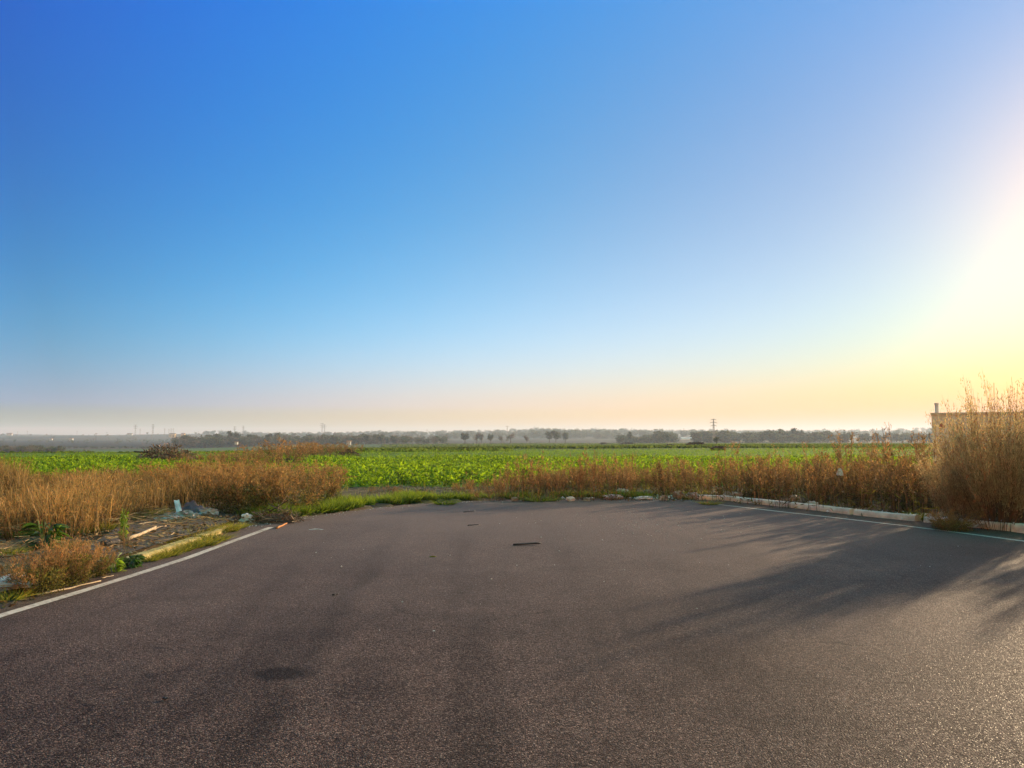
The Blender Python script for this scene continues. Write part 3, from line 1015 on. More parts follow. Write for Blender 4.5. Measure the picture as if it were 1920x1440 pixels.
# ------------------------------------------------------------------ grass strip and yellow grass
def grass_strip():
    b = MB()
    P, L, W = [], [], []
    edge = np.array([(-4.55, 14.7), (-4.1, 15.8), (-3.3, 17.1), (-2.5, 18.4), (-1.4, 19.3), (0.1, 19.9), (1.9, 20.0), (3.2, 19.9), (4.6, 19.6)])
    s = np.concatenate([[0], np.cumsum(np.linalg.norm(np.diff(edge, axis=0), axis=1))])

    def strip(t0, t1, n, depth, l0, l1):
        t = s[-1] * (t0 + (t1 - t0) * rng.random(n))
        x = np.interp(t, s, edge[:, 0])
        y = np.interp(t, s, edge[:, 1])
        dpt = np.abs(rng.normal(size=n)) * depth
        tx = np.interp(t + .2, s, edge[:, 0]) - np.interp(t - .2, s, edge[:, 0])
        ty = np.interp(t + .2, s, edge[:, 1]) - np.interp(t - .2, s, edge[:, 1])
        nn = unit(np.stack([-ty, tx], 1))
        x, y = x + nn[:, 0] * dpt, y + nn[:, 1] * dpt
        clump = np.sin(x * 4.1 + y) + np.sin(x * 1.7 - y * 2.3) + np.sin(x * 9 + y * 7) * .6
        keep = clump > -1.2 + rng.random(n) * .8
        x, y = x[keep], y[keep]
        P.append(np.stack([x, y, zt(x, y) - .01], 1))
        L.append((l0 + (l1 - l0) * rng.random(len(x))) * (1 + .25 * clump[keep] / 2.6))
    strip(0.0, .44, 17000, .62, .12, .28)
    strip(.40, 1.0, 9000, .40, .08, .22)
    P, L = np.concatenate(P), np.concatenate(L)
    n = len(P)
    b.ribbons(P, r2(n, .38) + [0, 0, 1], L, .010 + .008 * rng.random(n), r2(n, .28) * [1, 1, .3] - [0, 0, .12], 3, 'blade')
    return tag(b.build('grass', M['grass']), kind='stuff')


grass_strip()


def ditch_grass():       # low yellow green growth that hides the soil between weeds and crop
    b = MB()
    n = 9000
    x = rng.random(n) * 34 - 17
    y = 20.2 + rng.random(n) ** 1.3 * 4.6
    cl = np.sin(x * 1.1 + y * .7) + np.sin(x * 2.7 - y * 1.9) + .5 * np.sin(x * 6.1)
    k = (cl > -.1) & ~inside(ROAD, x, y) & ~((x > -4.2) & (x < .4) & (rng.random(n) < .8))
    x, y = x[k], y[k]
    n = len(x)
    b.ribbons(np.stack([x, y, zt(x, y)], 1), r2(n, .45) + [0, 0, 1], .12 + .22 * rng.random(n), .014, r2(n, .25), 3, 'blade')
    return tag(b.build('dry_grass', M['yellow_grass']), kind='stuff')


ditch_grass()


def rough_grass():      # thin dry grass on the open ground either side of the lot
    b = MB()
    n = 26000
    sd = rng.random(n) < .55
    x = np.where(sd, -5.3 - 13 * rng.random(n), 12.0 + 14 * rng.random(n))
    y = np.where(sd, -2 + 14.5 * rng.random(n), -2 + 24 * rng.random(n))
    cl = np.sin(x * 1.3 + y * .8) + np.sin(x * 2.9 - y * 2.1) + .6 * np.sin(x * 6.3 + y * 5)
    k = (cl > -.5 + .9 * rng.random(n)) & ~((x > -7.5) & (x < 0) & (y > 6.4)) & ~inside(ROAD, x, y)
    x, y = x[k], y[k]
    n = len(x)
    b.ribbons(np.stack([x, y, zt(x, y)], 1), r2(n, .5) + [0, 0, 1], .10 + .20 * rng.random(n), .012, r2(n, .3), 3, 'blade')
    return tag(b.build('dry_grass', M['yellow_grass']), kind='stuff')


rough_grass()


# ------------------------------------------------------------------ tall straw on the left
def straw_field():
    b = MB()
    n = 30000
    x = -5.4 - rng.random(n) * 11.0
    y = 11.6 + rng.random(n) * 10.5
    fr = 13.4 + 1.2 * np.sin(x * 1.1) + .5 * np.sin(x * 2.9)           # ragged front
    near_left = (x < -7.6) & (y > 11.2 + .6 * np.sin(x * 2))
    dens = np.sin(x * 1.3 + y * .4) + np.sin(x * 2.9 - y * 1.7) + .7 * np.sin(x * 5.3 + y * 4.1)
    k = ((y > fr) | near_left) & (dens > -1.2 + 1.2 * rng.random(n)) & ~((x > -7.2) & (y < 17.0) & (x > -6.9 - .15 * (y - 14)))
    k &= ~((x > -6.4) & (y > 17.5))
    x, y = x[k], y[k]
    n = len(x)
    hgt = (.42 + .42 * rng.random(n)) * (1.0 + .22 * np.sin(x * .8 + 1 + y * .3) + .16 * np.sin(x * 2.3 + y) + .10 * np.sin(x * 5.1 - y * 2))
    P = np.stack([x, y, zt(x, y)], 1)
    D = r2(n, .13) + [0, 0, 1] + np.stack([.10 * np.sin(x * 1.7 + y), .08 * np.cos(x * 1.3 - y), np.zeros(n)], 1)
    be = r2(n, .16) * [1, 1, .2]
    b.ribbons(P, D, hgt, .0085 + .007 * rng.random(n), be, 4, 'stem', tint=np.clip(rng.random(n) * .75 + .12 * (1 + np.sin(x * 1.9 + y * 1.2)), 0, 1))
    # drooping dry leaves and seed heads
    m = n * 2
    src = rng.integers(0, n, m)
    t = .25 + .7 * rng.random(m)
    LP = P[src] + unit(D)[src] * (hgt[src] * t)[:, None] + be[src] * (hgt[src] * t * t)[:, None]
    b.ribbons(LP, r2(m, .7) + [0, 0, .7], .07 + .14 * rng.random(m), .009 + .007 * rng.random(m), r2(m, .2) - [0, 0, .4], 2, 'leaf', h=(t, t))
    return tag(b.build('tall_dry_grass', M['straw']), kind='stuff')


straw_field()


def straw_litter():
    b = MB()
    n = 9500
    x = -5.2 - rng.random(n) * 6.5
    y = 7.6 + rng.random(n) * 8.0
    cl = np.sin(x * 2.1 + y * 1.1) + np.sin(x * 1.2 - y * 2.2 + 1)
    k = (cl > -.2 + .8 * rng.random(n)) & ~((x > -6.7) & (y > 9.6) & (rng.random(n) < .55)) & ~((y < 9.3) & (x > -5.35))
    x, y = x[k], y[k]
    n = len(x)
    onp = (x > -6.9) & (y > 9.2) & (y < 15.6)
    z_ = np.where(onp, .10, zt(x, y) + .02) + rng.random(n) * .05 * (1 + 1.6 * (x < -6.2))
    D = r2(n) * [1, 1, .12]
    b.ribbons(np.stack([x, y, z_], 1), D, .12 + .45 * rng.random(n) ** 2, .006 + .008 * rng.random(n), r2(n, .2) * [1, 1, .25], 3, 'stem')
    return tag(b.build('straw_litter', M['straw_pale']), kind='stuff')


straw_litter()


def leaf_litter():      # dead leaves and soil crumbs over the verge and the broken paving
    b = MB()
    n = 5200
    x = -4.75 - rng.random(n) ** 1.3 * 5.0
    y = 6.5 + rng.random(n) * 9.3
    cl = np.sin(x * 3.1 + y * 1.9) + np.sin(x * 1.7 - y * 3.2 + 1) + np.sin(y * 5.3 + x)
    k = (cl > -.3 + rng.random(n)) | ((x > -5.3) & (rng.random(n) < .5))
    x, y = x[k], y[k]
    n = len(x)
    onp = (x > -6.9) & (x < -5.05) & (y > 9.2) & (y < 15.6)
    z_ = np.where(onp, .092, np.where(x > -4.95, .006, zt(x, y) + .008)) + rng.random(n) * .012
    b.ribbons(np.stack([x, y, z_], 1), r2(n) * [1, 1, .25], .03 + .06 * rng.random(n), .02 + .02 * rng.random(n), r2(n, .2), 2, 'leaf')
    return tag(b.build('leaf_litter', M['dead_leaf']), kind='stuff')


leaf_litter()

# ------------------------------------------------------------------ weed banks on the right (a mass), with single clumps standing out
WP = [weed_arrays(12 + i % 3 * 3, 44 + 6 * (i % 4), .2 + .03 * (i % 3)) for i in range(7)]
WT = [weed_arrays(5, 40, .16, .10, (.028, .009), 8) for i in range(3)]
BANK = np.array([(-1.6, 20.6), (0.0, 20.7), (1.6, 20.5), (3.0, 20.4), (4.8, 20.3), (5.8, 19.2), (6.8, 17.7), (7.7, 16.3), (8.5, 15.2), (9.2, 14.2), (10.0, 13.1), (11.0, 10.6), (11.9, 8.0)])
BS = np.concatenate([[0], np.cumsum(np.linalg.norm(np.diff(BANK, axis=0), axis=1))])
BH = np.array([.40, .66, 1.0, 1.02, 1.26, 1.46, 1.60, 1.72, 1.80, 1.85, 1.8, 1.7, 1.6])


def weed_bank():
    b = MB()
    n = 620
    cnt = 0
    for k in range(n):
        t = BS[-1] * rng.random() ** .92
        x, y = np.interp(t, BS, BANK[:, 0]), np.interp(t, BS, BANK[:, 1])
        dx, dy = np.interp(t + .3, BS, BANK[:, 0]) - np.interp(t - .3, BS, BANK[:, 0]), np.interp(t + .3, BS, BANK[:, 1]) - np.interp(t - .3, BS, BANK[:, 1])
        l = math.hypot(dx, dy)
        nx, ny = -dy / l, dx / l
        if nx + ny < 0:
            nx, ny = -nx, -ny
        off = .42 + rng.random() ** 1.25 * (2.2 + 3.0 * min(1, t / 9))
        px, py = x + nx * off, y + ny * off
        u = px / py * FPX + 960
        if 1188 < u < 1232 and off < 2.2:
            continue
        if u < 930 and rng.random() < .5:
            continue
        if u > 2300:
            continue
        h = np.interp(t, BS, BH) * (.42 + .55 * rng.random()) * (1 - .04 * off)
        if 1190 < u < 1440 and off > 2.0:
            h *= .85
        thin = rng.random() < .34
        if thin:
            h *= 1.32
        s = h * (1.0 + .5 * rng.random()) * (.75 if thin else 1)
        var = 0 if rng.random() < .18 else 3
        arr = WT[k % 3] if thin else WP[k % 7]
        V, Q, T, ti, hh, QM, TM = arr
        b.add((V, Q, T, ti, hh, np.where(QM == 1, 1 if var == 0 else 3, QM), TM), (px, py, float(zt(px, py)) - .03), (s, s, h), rng.random() * 6.28, dt=rng.normal() * .08)
        cnt += 1
    return tag(b.build('dry_weeds', [M['weed_stem'], M['weed'], M['olive'], M['weed_brown']]), kind='stuff')


weed_bank()

weed_proto = {}


def weed_thing(px, base_py, wpx, hpx, label, group=None, kind='weed', name='dry_weed', var=0, z=.02):
    key = (kind, var)
    p, W, H = px_size(px, base_py, wpx, hpx, z)
    p[2] = float(zt(p[0], p[1])) - .02 if z < .05 else z
    if key not in weed_proto:
        root = empty(name, p)
        if kind == 'weed':
            split_build(weed_arrays(13, 60, .24), ('stem', 'foliage', 'leaves'), (M['weed_stem'], M['weed'], M['olive']), root)
        elif kind == 'brown':
            split_build(weed_arrays(14, 60, .2, .15), ('stem', 'foliage', 'leaves'), (M['weed_stem'], M['weed_brown'], M['olive']), root)
        elif kind == 'shrub':
            split_build(shrub_arrays(30, 3800, 1500, .72, (.036, .013)), ('stem', 'foliage', 'leaves'), (M['weed_stem'], M['weed'], M['olive']), root)
        elif kind == 'olive_shrub':
            split_build(shrub_arrays(34, 5200, 2600, .75, (.034, .013), low_h=.62), ('stem', 'foliage', 'leaves'), (M['weed_stem'], M['weed'], M['olive']), root)
        elif kind == 'brown_shrub':
            split_build(shrub_arrays(36, 5600, 3600, .75, (.036, .012), low_h=.7), ('stem', 'foliage', 'leaves'), (M['weed_stem'], M['weed_brown'], M['olive']), root)
        elif kind == 'broad':
            split_build(broadleaf_arrays(), ('stem', 'foliage'), (M['dark_leaf'], M['dark_leaf']), root)
        elif kind == 'bright':
            split_build(broadleaf_arrays(150, (.2, .5), .045, 1.2), ('stem', 'foliage'), (M['bright_leaf'], M['bright_leaf']), root)
        elif kind == 'tan':
            split_build(shrub_arrays(80, 24000, 0, .62, (.024, .0075), .5, .006, .8), ('stem', 'foliage', 'leaves'), (M['weed_stem'], M['tan_leaf'], M['tan_leaf']), root)
        weed_proto[key] = root
    else:
        root = copy_tree(weed_proto[key])
        root.name = name
    root.location = p
    base = 1.0 if kind in ('shrub', 'olive_shrub', 'brown_shrub', 'tan') else .62 if kind in ('weed', 'brown') else 1.0
    root.scale = (W / base, W / base, H / (1.0 if kind not in ('broad', 'bright') else .75))
    root.rotation_euler = (0, 0, random.random() * 6.28)
    root['label'] = label
    root['category'] = 'weed' if 'weed' in name else 'shrub' if 'shrub' in name else 'plant'
    if group:
        root['group'] = group
    elif 'group' in root:
        del root['group']
    return root


# big shrubs left of the lot
weed_thing(452, 966, 120, 90, 'olive footed orange brown shrub right of the dark tarpaulin', kind='olive_shrub', name='dry_shrub')
weed_thing(535, 962, 140, 82, 'widest orange brown shrub above the twig heap', kind='shrub', name='dry_shrub')
weed_thing(603, 946, 80, 70, 'smaller orange shrub at the start of the green grass strip', kind='shrub', name='dry_shrub', var=1)
weed_thing(420, 938, 120, 74, 'rusty shrub just behind the dark tarpaulin', kind='shrub', name='dry_shrub', var=1)
weed_thing(500, 905, 120, 40, 'tall orange shrub rising behind the olive footed one', kind='shrub', name='dry_shrub')
weed_thing(575, 915, 100, 40, 'low olive shrub between the shrubs and the crop', kind='olive_shrub', name='dry_shrub')
weed_thing(345, 930, 110, 62, 'orange weed tuft behind the white foam board', kind='shrub', name='dry_shrub', var=1)
# fluffy brown weeds at the lower left
weed_thing(70, 1109, 95, 80, 'fluffy brown weed at the asphalt edge, nearest of the three', kind='brown_shrub', name='dry_shrub', var=2, z=.01)
weed_thing(122, 1093, 90, 88, 'fluffy brown weed in the middle above the long cane', kind='brown_shrub', name='dry_shrub', var=2, z=.01)
weed_thing(165, 1078, 74, 66, 'fluffy brown weed beside the bright green tuft', kind='brown_shrub', name='dry_shrub', var=3, z=.01)
# green weeds
weed_thing(213, 1068, 56, 44, 'bright green tuft at the kerb end', kind='bright', name='green_weed', z=.02)
weed_thing(247, 1060, 44, 40, 'small dark green leafy weed touching the mossy kerb', kind='broad', name='green_weed', z=.02)
weed_thing(82, 1026, 84, 58, 'dark green bushy weed under the tall straw', kind='broad', name='green_weed', var=1, z=.03)
weed_thing(103, 1026, 30, 44, 'bright green stalk beside the dark bushy weed', kind='bright', name='green_weed', z=.03)
weed_thing(206, 921, 44, 52, 'dark green broadleaf weed standing above the straw', kind='broad', name='green_weed')
weed_thing(184, 930, 34, 36, 'dark green weed half hidden in the straw, lowest of its trio', kind='broad', name='green_weed', var=1)
weed_thing(216, 955, 54, 48, 'dark green weed amid the straw below the tall broadleaf', kind='broad', name='green_weed', var=1)
weed_thing(242, 953, 24, 34, 'yellow green weed amid the straw', kind='bright', name='green_weed')
weed_thing(232, 1012, 22, 62, 'upright yellow green weed beside the split board', kind='bright', name='green_weed', z=.09)
weed_thing(236, 1042, 26, 60, 'brown green upright weed at the end of the kerb', kind='brown', name='dry_weed', z=.03)
for i, (a, b_, c, d) in enumerate(((20, 930, 46, 40), (60, 922, 40, 36), (112, 926, 46, 40), (150, 918, 36, 34), (262, 922, 50, 40), (300, 918, 44, 36), (330, 908, 50, 32), (30, 965, 40, 44), (270, 950, 36, 40), (380, 912, 50, 34), (130, 960, 34, 40))):
    weed_thing(a, b_, c, d, 'yellow olive weed clump mixed into the tall straw', 'yellow olive weeds mixed into the tall straw', kind='olive_shrub', name='dry_weed', var=i % 2)
# weeds in the middle
for i, (a, b_, c, d, lab) in enumerate((
        (735, 928, 36, 24, 'small orange weed on the rubble strip before the crop'),
        (752, 930, 26, 20, 'orange weed twin beside the small orange one'),
        (790, 936, 44, 20, 'low yellowing weed at the end of the grass strip'),
        (873, 935, 34, 42, 'orange weed standing alone at the asphalt edge'),
        (897, 938, 40, 34, 'olive weed right of the lone orange one'),
        (925, 938, 46, 42, 'brown weed filling the gap before the tall weeds'),
        (886, 905, 26, 26, 'small orange weed tuft inside the crop'),
        (700, 926, 40, 14, 'faded low weed on the bare soil'))):
    weed_thing(a, b_, c, d, lab, kind='weed' if i not in (4, 5) else 'brown', var=i % 2)
for i, (a, b_, c, d) in enumerate(((966, 937, 50, 84), (990, 938, 60, 96), (1012, 938, 44, 88), (1078, 936, 52, 92), (1102, 937, 56, 100), (1130, 936, 46, 84), (1150, 937, 50, 94), (1178, 937, 38, 80), (1040, 938, 40, 66), (940, 937, 36, 60))):
    weed_thing(a, b_, c, d, 'tall pinkish brown weed at the far asphalt edge', 'tall weeds along the far asphalt edge', kind='brown', var=i % 3)
for i, (a, b_, c, d) in enumerate(((1255, 938, 50, 70), (1300, 936, 50, 76), (1352, 938, 60, 84), (1410, 944, 60, 96), (1470, 950, 70, 104), (1540, 956, 70, 104), (1600, 960, 70, 110), (1660, 966, 80, 120), (1720, 972, 90, 130))):
    weed_thing(a, b_, c, d, 'tall reddish weed rising out of the bank behind the kerb', 'tall weeds in the bank behind the kerb', kind='weed', var=i % 3)
weed_thing(1785, 992, 70, 40, 'low brown weed overgrowing the gap in the kerb row', kind='olive_shrub', name='dry_shrub', var=3)
weed_thing(1592, 892, 60, 90, 'tall thin branching weed outlined against the sky', kind='brown', var=4)
weed_thing(1630, 900, 40, 80, 'tall tufted weed outlined against the sky', kind='weed', var=4)
weed_thing(1728, 900, 46, 100, 'red spiked weed standing before the pale wall', kind='weed', var=4)
# the great shrubs at the right, twig colour lightened to suggest glare
weed_thing(1874, 991, 146, 212, 'huge pale tan shrub with upright twigs before the pale wall', kind='tan', name='tall_shrub')
weed_thing(1800, 984, 90, 130, 'pale tan shrub at the foot of the huge one', kind='tan', name='tall_shrub')
weed_thing(2125, 1000, 130, 200, 'small pale tan shrub standing apart beyond the right picture edge', kind='tan', name='tall_shrub', var=1)
weed_thing(1952, 992, 90, 185, 'pale tan shrub cut by the right picture edge', kind='tan', name='tall_shrub', var=1)


# upright bare twigs over the great shrub
def crown_twigs():
    root = empty('bare_shrub', AT(1880, 985, 14.2) * [1, 1, 0])
    b = MB()
    n = 90
    x = (rng.random(n) - .4) * 1.9
    y = rng.normal(size=n) * .35
    top = 2.30 + .12 * np.sin(x * 3) + .16 * rng.normal(size=n) - .22 * np.maximum(0, -x - .25)
    b.ribbons(np.stack([x * .5, y * .5, np.zeros(n)], 1), np.stack([x * .5, y * .5, top], 1), np.hypot(x * .5, top), .011, r2(n, .03) * [1, 1, .1], 5, 'stem', h=(0, 1))
    k = n * 14
    src = rng.integers(0, n, k)
    t = .7 + .3 * rng.random(k)
    P = np.stack([x[src] * .5 * (1 + t), y[src] * .5 * (1 + t), top[src] * t], 1) + r2(k, .012)
    b.ribbons(P, r2(k, .4) + [0, 0, 1], .03 + .06 * rng.random(k), .009, None, 1, 'stem', h=(.7, 1))
    b.build('stem', M['weed_stem'], root)
    tag(root, 'bare upright twigs bristling above the huge tan shrub', 'shrub')


crown_twigs()


# orange weed row running into the field and the mound it ends on
ROW = [(545, 880, 46, 38), (505, 884, 60, 36), (470, 884, 60, 30), (520, 872, 50, 40), (488, 872, 44, 36), (560, 870, 40, 34), (585, 864, 40, 28), (572, 862, 34, 26), (600, 860, 44, 22), (625, 858, 46, 22), (645, 856, 40, 20), (610, 855, 40, 20),
       (405, 872, 40, 20), (430, 874, 40, 24), (385, 868, 36, 16), (455, 878, 60, 34), (540, 862, 60, 30), (655, 850, 50, 16), (590, 852, 60, 18), (560, 858, 60, 24)]
for i, (a, b_, c, d) in enumerate(ROW):
    weed_thing(a, b_, c * 1.35, d * 1.35, 'orange weed in the row running out between two fields', 'orange weeds between the two fields', kind='weed' if i % 3 else 'brown', var=i % 3)


# ------------------------------------------------------------------ yellow tufts by the kerb
def tuft_thing(px, py, wpx, hpx, mat, label, group=None, z=.0):
    p, W, H = px_size(px, py, wpx, hpx, z)
    b = MB()
    b.add(tuft_arrays(240, .45, .030, .9), (0, 0, 0), (W, W, H))
    o = b.build('grass_tuft', mat)
    o.location = p
    return tag(o, label, 'grass tuft', group)


kg = 'yellow grass tufts along the mossy kerb'
for a, b_, c, d in ((278, 1052, 24, 12), (300, 1046, 22, 14), (318, 1042, 26, 16), (336, 1034, 30, 16), (360, 1027, 30, 16), (384, 1022, 34, 18), (402, 1014, 34, 16), (378, 1005, 30, 16), (355, 1010, 40, 14), (330, 1020, 36, 10), (412, 998, 26, 18), (402, 984, 22, 14), (430, 996, 26, 16), (444, 990, 24, 12)):
    tuft_thing(a, b_, c * 1.35, d * 1.25, M['yellow_grass'], 'yellow green grass tuft growing against the mossy kerb', kg, .0)
for a, b_, c, d in ((30, 1008, 34, 20), (150, 1002, 30, 18), (196, 996, 36, 26), (262, 978, 30, 24), (300, 968, 30, 22), (20, 1040, 40, 18), (130, 1030, 40, 20)):
    tuft_thing(a, b_, c, d, M['grass'] if a % 4 else M['yellow_grass'], 'green grass tuft at the foot of the tall straw', 'grass tufts at the foot of the straw', .03)
tuft_thing(16, 1124, 50, 26, M['yellow_grass'], 'yellow leafy tuft at the lowest corner of the verge')
tuft_thing(835, 946, 34, 13, M['grass'], 'small green grass tuft growing out onto the asphalt')
tuft_thing(1180, 934, 40, 15, M['grass'], 'dark green grass tuft between heaps of white litter')
tuft_thing(1010, 939, 60, 14, M['grass'], 'low dark green tuft under the tall brown weeds')
tuft_thing(1330, 946, 30, 10, M['yellow_grass'], 'brown tuft between the far kerb stone and the line')
tuft_thing(1716, 975, 30, 22, M['grass'], 'green tuft behind the second kerb stone')


# ------------------------------------------------------------------ sticks, litter
def stick(name, p, q, r, mat, label, cat, group=None, wob=.02, sides=6, taper=.6):
    p, q = np.asarray(p, float), np.asarray(q, float)
    k = 7
    t = np.linspace(0, 1, k)[:, None]
    pts = p + (q - p) * t + np.concatenate([np.zeros((1, 3)), rng.normal(size=(k - 2, 3)) * wob * [1, 1, .25], np.zeros((1, 3))])
    b = MB()
    c = (p + q) / 2
    b.tube(pts - c, np.linspace(r, r * taper, k), sides)
    o = b.build(name, mat, smooth=True)
    o.location = c
    return tag(o, label, cat, group)


stick('cane', G(70, 1116, .012), G(189, 1089, .012), .011, M['wood'], 'long straight pale cane lying along the asphalt edge', 'cane', wob=.006)
stick('twig', G(190, 1084, .012), G(213, 1079, .012), .007, M['wood'], 'short pale twig past the end of the long cane', 'twig', wob=.01)
stick('wooden_board', G(238, 1012, .13), G(292, 988, .15), .032, M['wood'], 'thick bleached branch slanting beside the paving', 'branch', wob=.01, sides=5)
stick('twig', G(270, 997, .12), G(312, 986, .11), .012, M['wood'], 'thin bleached stick crossing behind the thick branch', 'twig', wob=.03)
stick('twig', G(175, 1040, .06), G(235, 1012, .10), .014, M['wood'], 'bleached stick leading down from the thick branch', 'twig', wob=.02)
stick('twig', G(255, 983, .12), G(340, 973, .1), .009, M['wood'], 'thin pale stick lying before the tarpaulin', 'twig', wob=.02)
stick('twig', G(5, 1044, .06), G(75, 1034, .12), .010, M['wood'], 'long pale stalk lying on the flattened straw', 'twig', wob=.02)
stick('log', G(192, 1020, .12), G(222, 1016, .12), .05, M['dark_wood'], 'short dark log end at the foot of the straw', 'log', wob=.004, sides=9, taper=.95)
stick('rusty_stick', G(519, 990, .015), G(538, 981, .02), .02, M['rust'], 'orange barked stick at the end of the white line', 'stick', wob=.006)
o = stick('metal_bar', G(962, 1021, .012), G(1013, 1018, .03), .014, M['black'], 'thin black bar lying in the middle of the asphalt', 'bar', wob=.002, sides=4, taper=1)
for (a, b_, l, lab) in ((628, 1115, 10, 'small black scrap on the asphalt below the black bar'), (310, 1310, 10, 'small black scrap on the asphalt left of the oil patch'), (888, 985, 22, 'thin dark stick on the far asphalt'), (880, 960, 22, 'thin dark twig near the far asphalt edge')):
    stick('scrap', G(a - l / 2, b_, .008), G(a + l / 2, b_ - 2, .012), .008, M['black'], lab, 'scrap', wob=.006, sides=4)


def crumple(name, px, py, w_, d_, h_, mat, label, cat, z=.0, n=25, rough=1.0, group=None, rz=0.0, lean=0.0):
    """A crumpled sheet or bag: a closed lumpy shell."""
    p = G(px, py, z)
    b = MB()
    ph = rng.random(8) * 6.28

    def fn(u, v):
        th = u * 2 * math.pi
        fi = v * math.pi / 2
        rr = np.cos(fi) * (1 + .34 * rough * (np.abs(np.sin(2.5 * th + ph[0])) * np.sin(6 * v + ph[1]) + .9 * np.abs(np.sin(4 * th + ph[2] + 5 * v)) - .5))
        X = rr * np.cos(th) * w_ / 2
        Y = rr * np.sin(th) * d_ / 2
        Z = np.sin(fi) * h_ * (1 + .3 * rough * np.sin(4 * th + ph[3]) * np.cos(fi)) + lean * 0
        seam = np.isclose(u, 0) | np.isclose(u, 1)
        jit = rng.normal(size=(len(u), 3)) * .07 * rough * np.array([w_, d_, h_])
        jit[seam] = 0
        Z = np.where(v < .01, -.01, Z)
        return np.stack([X, Y, Z], 1) + jit
    b.grid(n, max(7, n // 2), fn)
    o = b.build(name, mat)
    o.location = p
    o.rotation_euler = (0, 0, rz)
    return tag(o, label, cat, group)


def sheet(name, corners, mat, label, cat, n=14, amp=.05, group=None, thick=.006):
    """A rumpled sheet or board spanned by four corner points, with thickness."""
    A, B, C, D = [np.asarray(c, float) for c in corners]
    cen = (A + B + C + D) / 4
    nrm = unit(np.cross(B - A, D - A))
    ph = rng.random(6) * 6.28
    u, v = np.meshgrid(np.linspace(0, 1, n), np.linspace(0, 1, n))
    u, v = u.ravel(), v.ravel()
    base = (A[None] * ((1 - u) * (1 - v))[:, None] + B[None] * (u * (1 - v))[:, None] + C[None] * (u * v)[:, None] + D[None] * ((1 - u) * v)[:, None]) - cen
    dsp = amp * (np.sin(7 * u + 4 * v + ph[0]) + .7 * np.sin(12 * v - 5 * u + ph[1]) + .5 * np.sin(19 * u + 13 * v + ph[2])) / 2
    Vt = base + nrm * dsp[:, None]
    Vb = Vt - nrm * thick
    b = MB()
    q = [(j * n + i, j * n + i + 1, (j + 1) * n + i + 1, (j + 1) * n + i) for j in range(n - 1) for i in range(n - 1)]
    m = n * n
    q2 = [tuple(m + k for k in f[::-1]) for f in q]
    rim = [i for i in range(n)] + [j * n + n - 1 for j in range(1, n)] + [m - 1 - i for i in range(1, n)] + [(n - 1 - j) * n for j in range(1, n - 1)]
    q3 = [(rim[(k + 1) % len(rim)], rim[k], m + rim[k], m + rim[(k + 1) % len(rim)]) for k in range(len(rim))]
    b.raw(np.concatenate([Vt, Vb]), q + q2 + q3)
    o = b.build(name, mat, smooth=amp > .02)
    o.location = cen
    return tag(o, label, cat, group)


# dumped tarpaulin, films and foam board on the left verge
sheet('tarpaulin', [AT(338, 978, 14.6), AT(402, 974, 14.8), AT(388, 944, 16.8), AT(340, 947, 16.8)], M['tarp'], 'dark brown tarpaulin lying over a low heap by the straw', 'tarpaulin', amp=.10)
sheet('foam_board', [AT(331, 962, 14.9), AT(342, 962, 14.9), AT(336, 937, 15.2), AT(326, 938, 15.2)], M['plastic_white'], 'narrow white foam board standing against the tarpaulin', 'board', n=8, amp=.012, thick=.03)
crumple('plastic_film', 318, 975, .38, .25, .12, M['plastic_grey'], 'bluish grey plastic film left of the tarpaulin foot', 'plastic film', .085)
crumple('plastic_film', 348, 971, .40, .25, .13, M['plastic_grey'], 'bluish grey plastic film under the white board', 'plastic film', .085)
crumple('plastic_film', 392, 968, .34, .22, .14, M['plastic_grey'], 'bluish grey plastic film at the right foot of the tarpaulin', 'plastic film', .085)
crumple('plastic_bottle', 462, 977, .22, .18, .13, M['plastic_white'], 'pale crushed bottle in the weeds before the twig heap', 'bottle', .02)
crumple('plastic_film', 22, 1098, .36, .16, .05, M['plastic_grey'], 'pale bluish film on the shaded kerb at the lower corner', 'plastic film', .1)
crumple('paper_scrap', 592, 993, .22, .06, .015, M['plastic_white'], 'white paper scrap lying on the asphalt past the orange stick', 'paper', 0)
crumple('paper_scrap', 410, 1016, .16, .05, .012, M['wood'], 'pale leaf scrap beside the short mossy kerb', 'leaf', .0)
crumple('dry_leaf', 812, 1044, .07, .05, .012, M['yellow_grass'], 'single yellow leaf lying alone on the asphalt', 'leaf', 0)
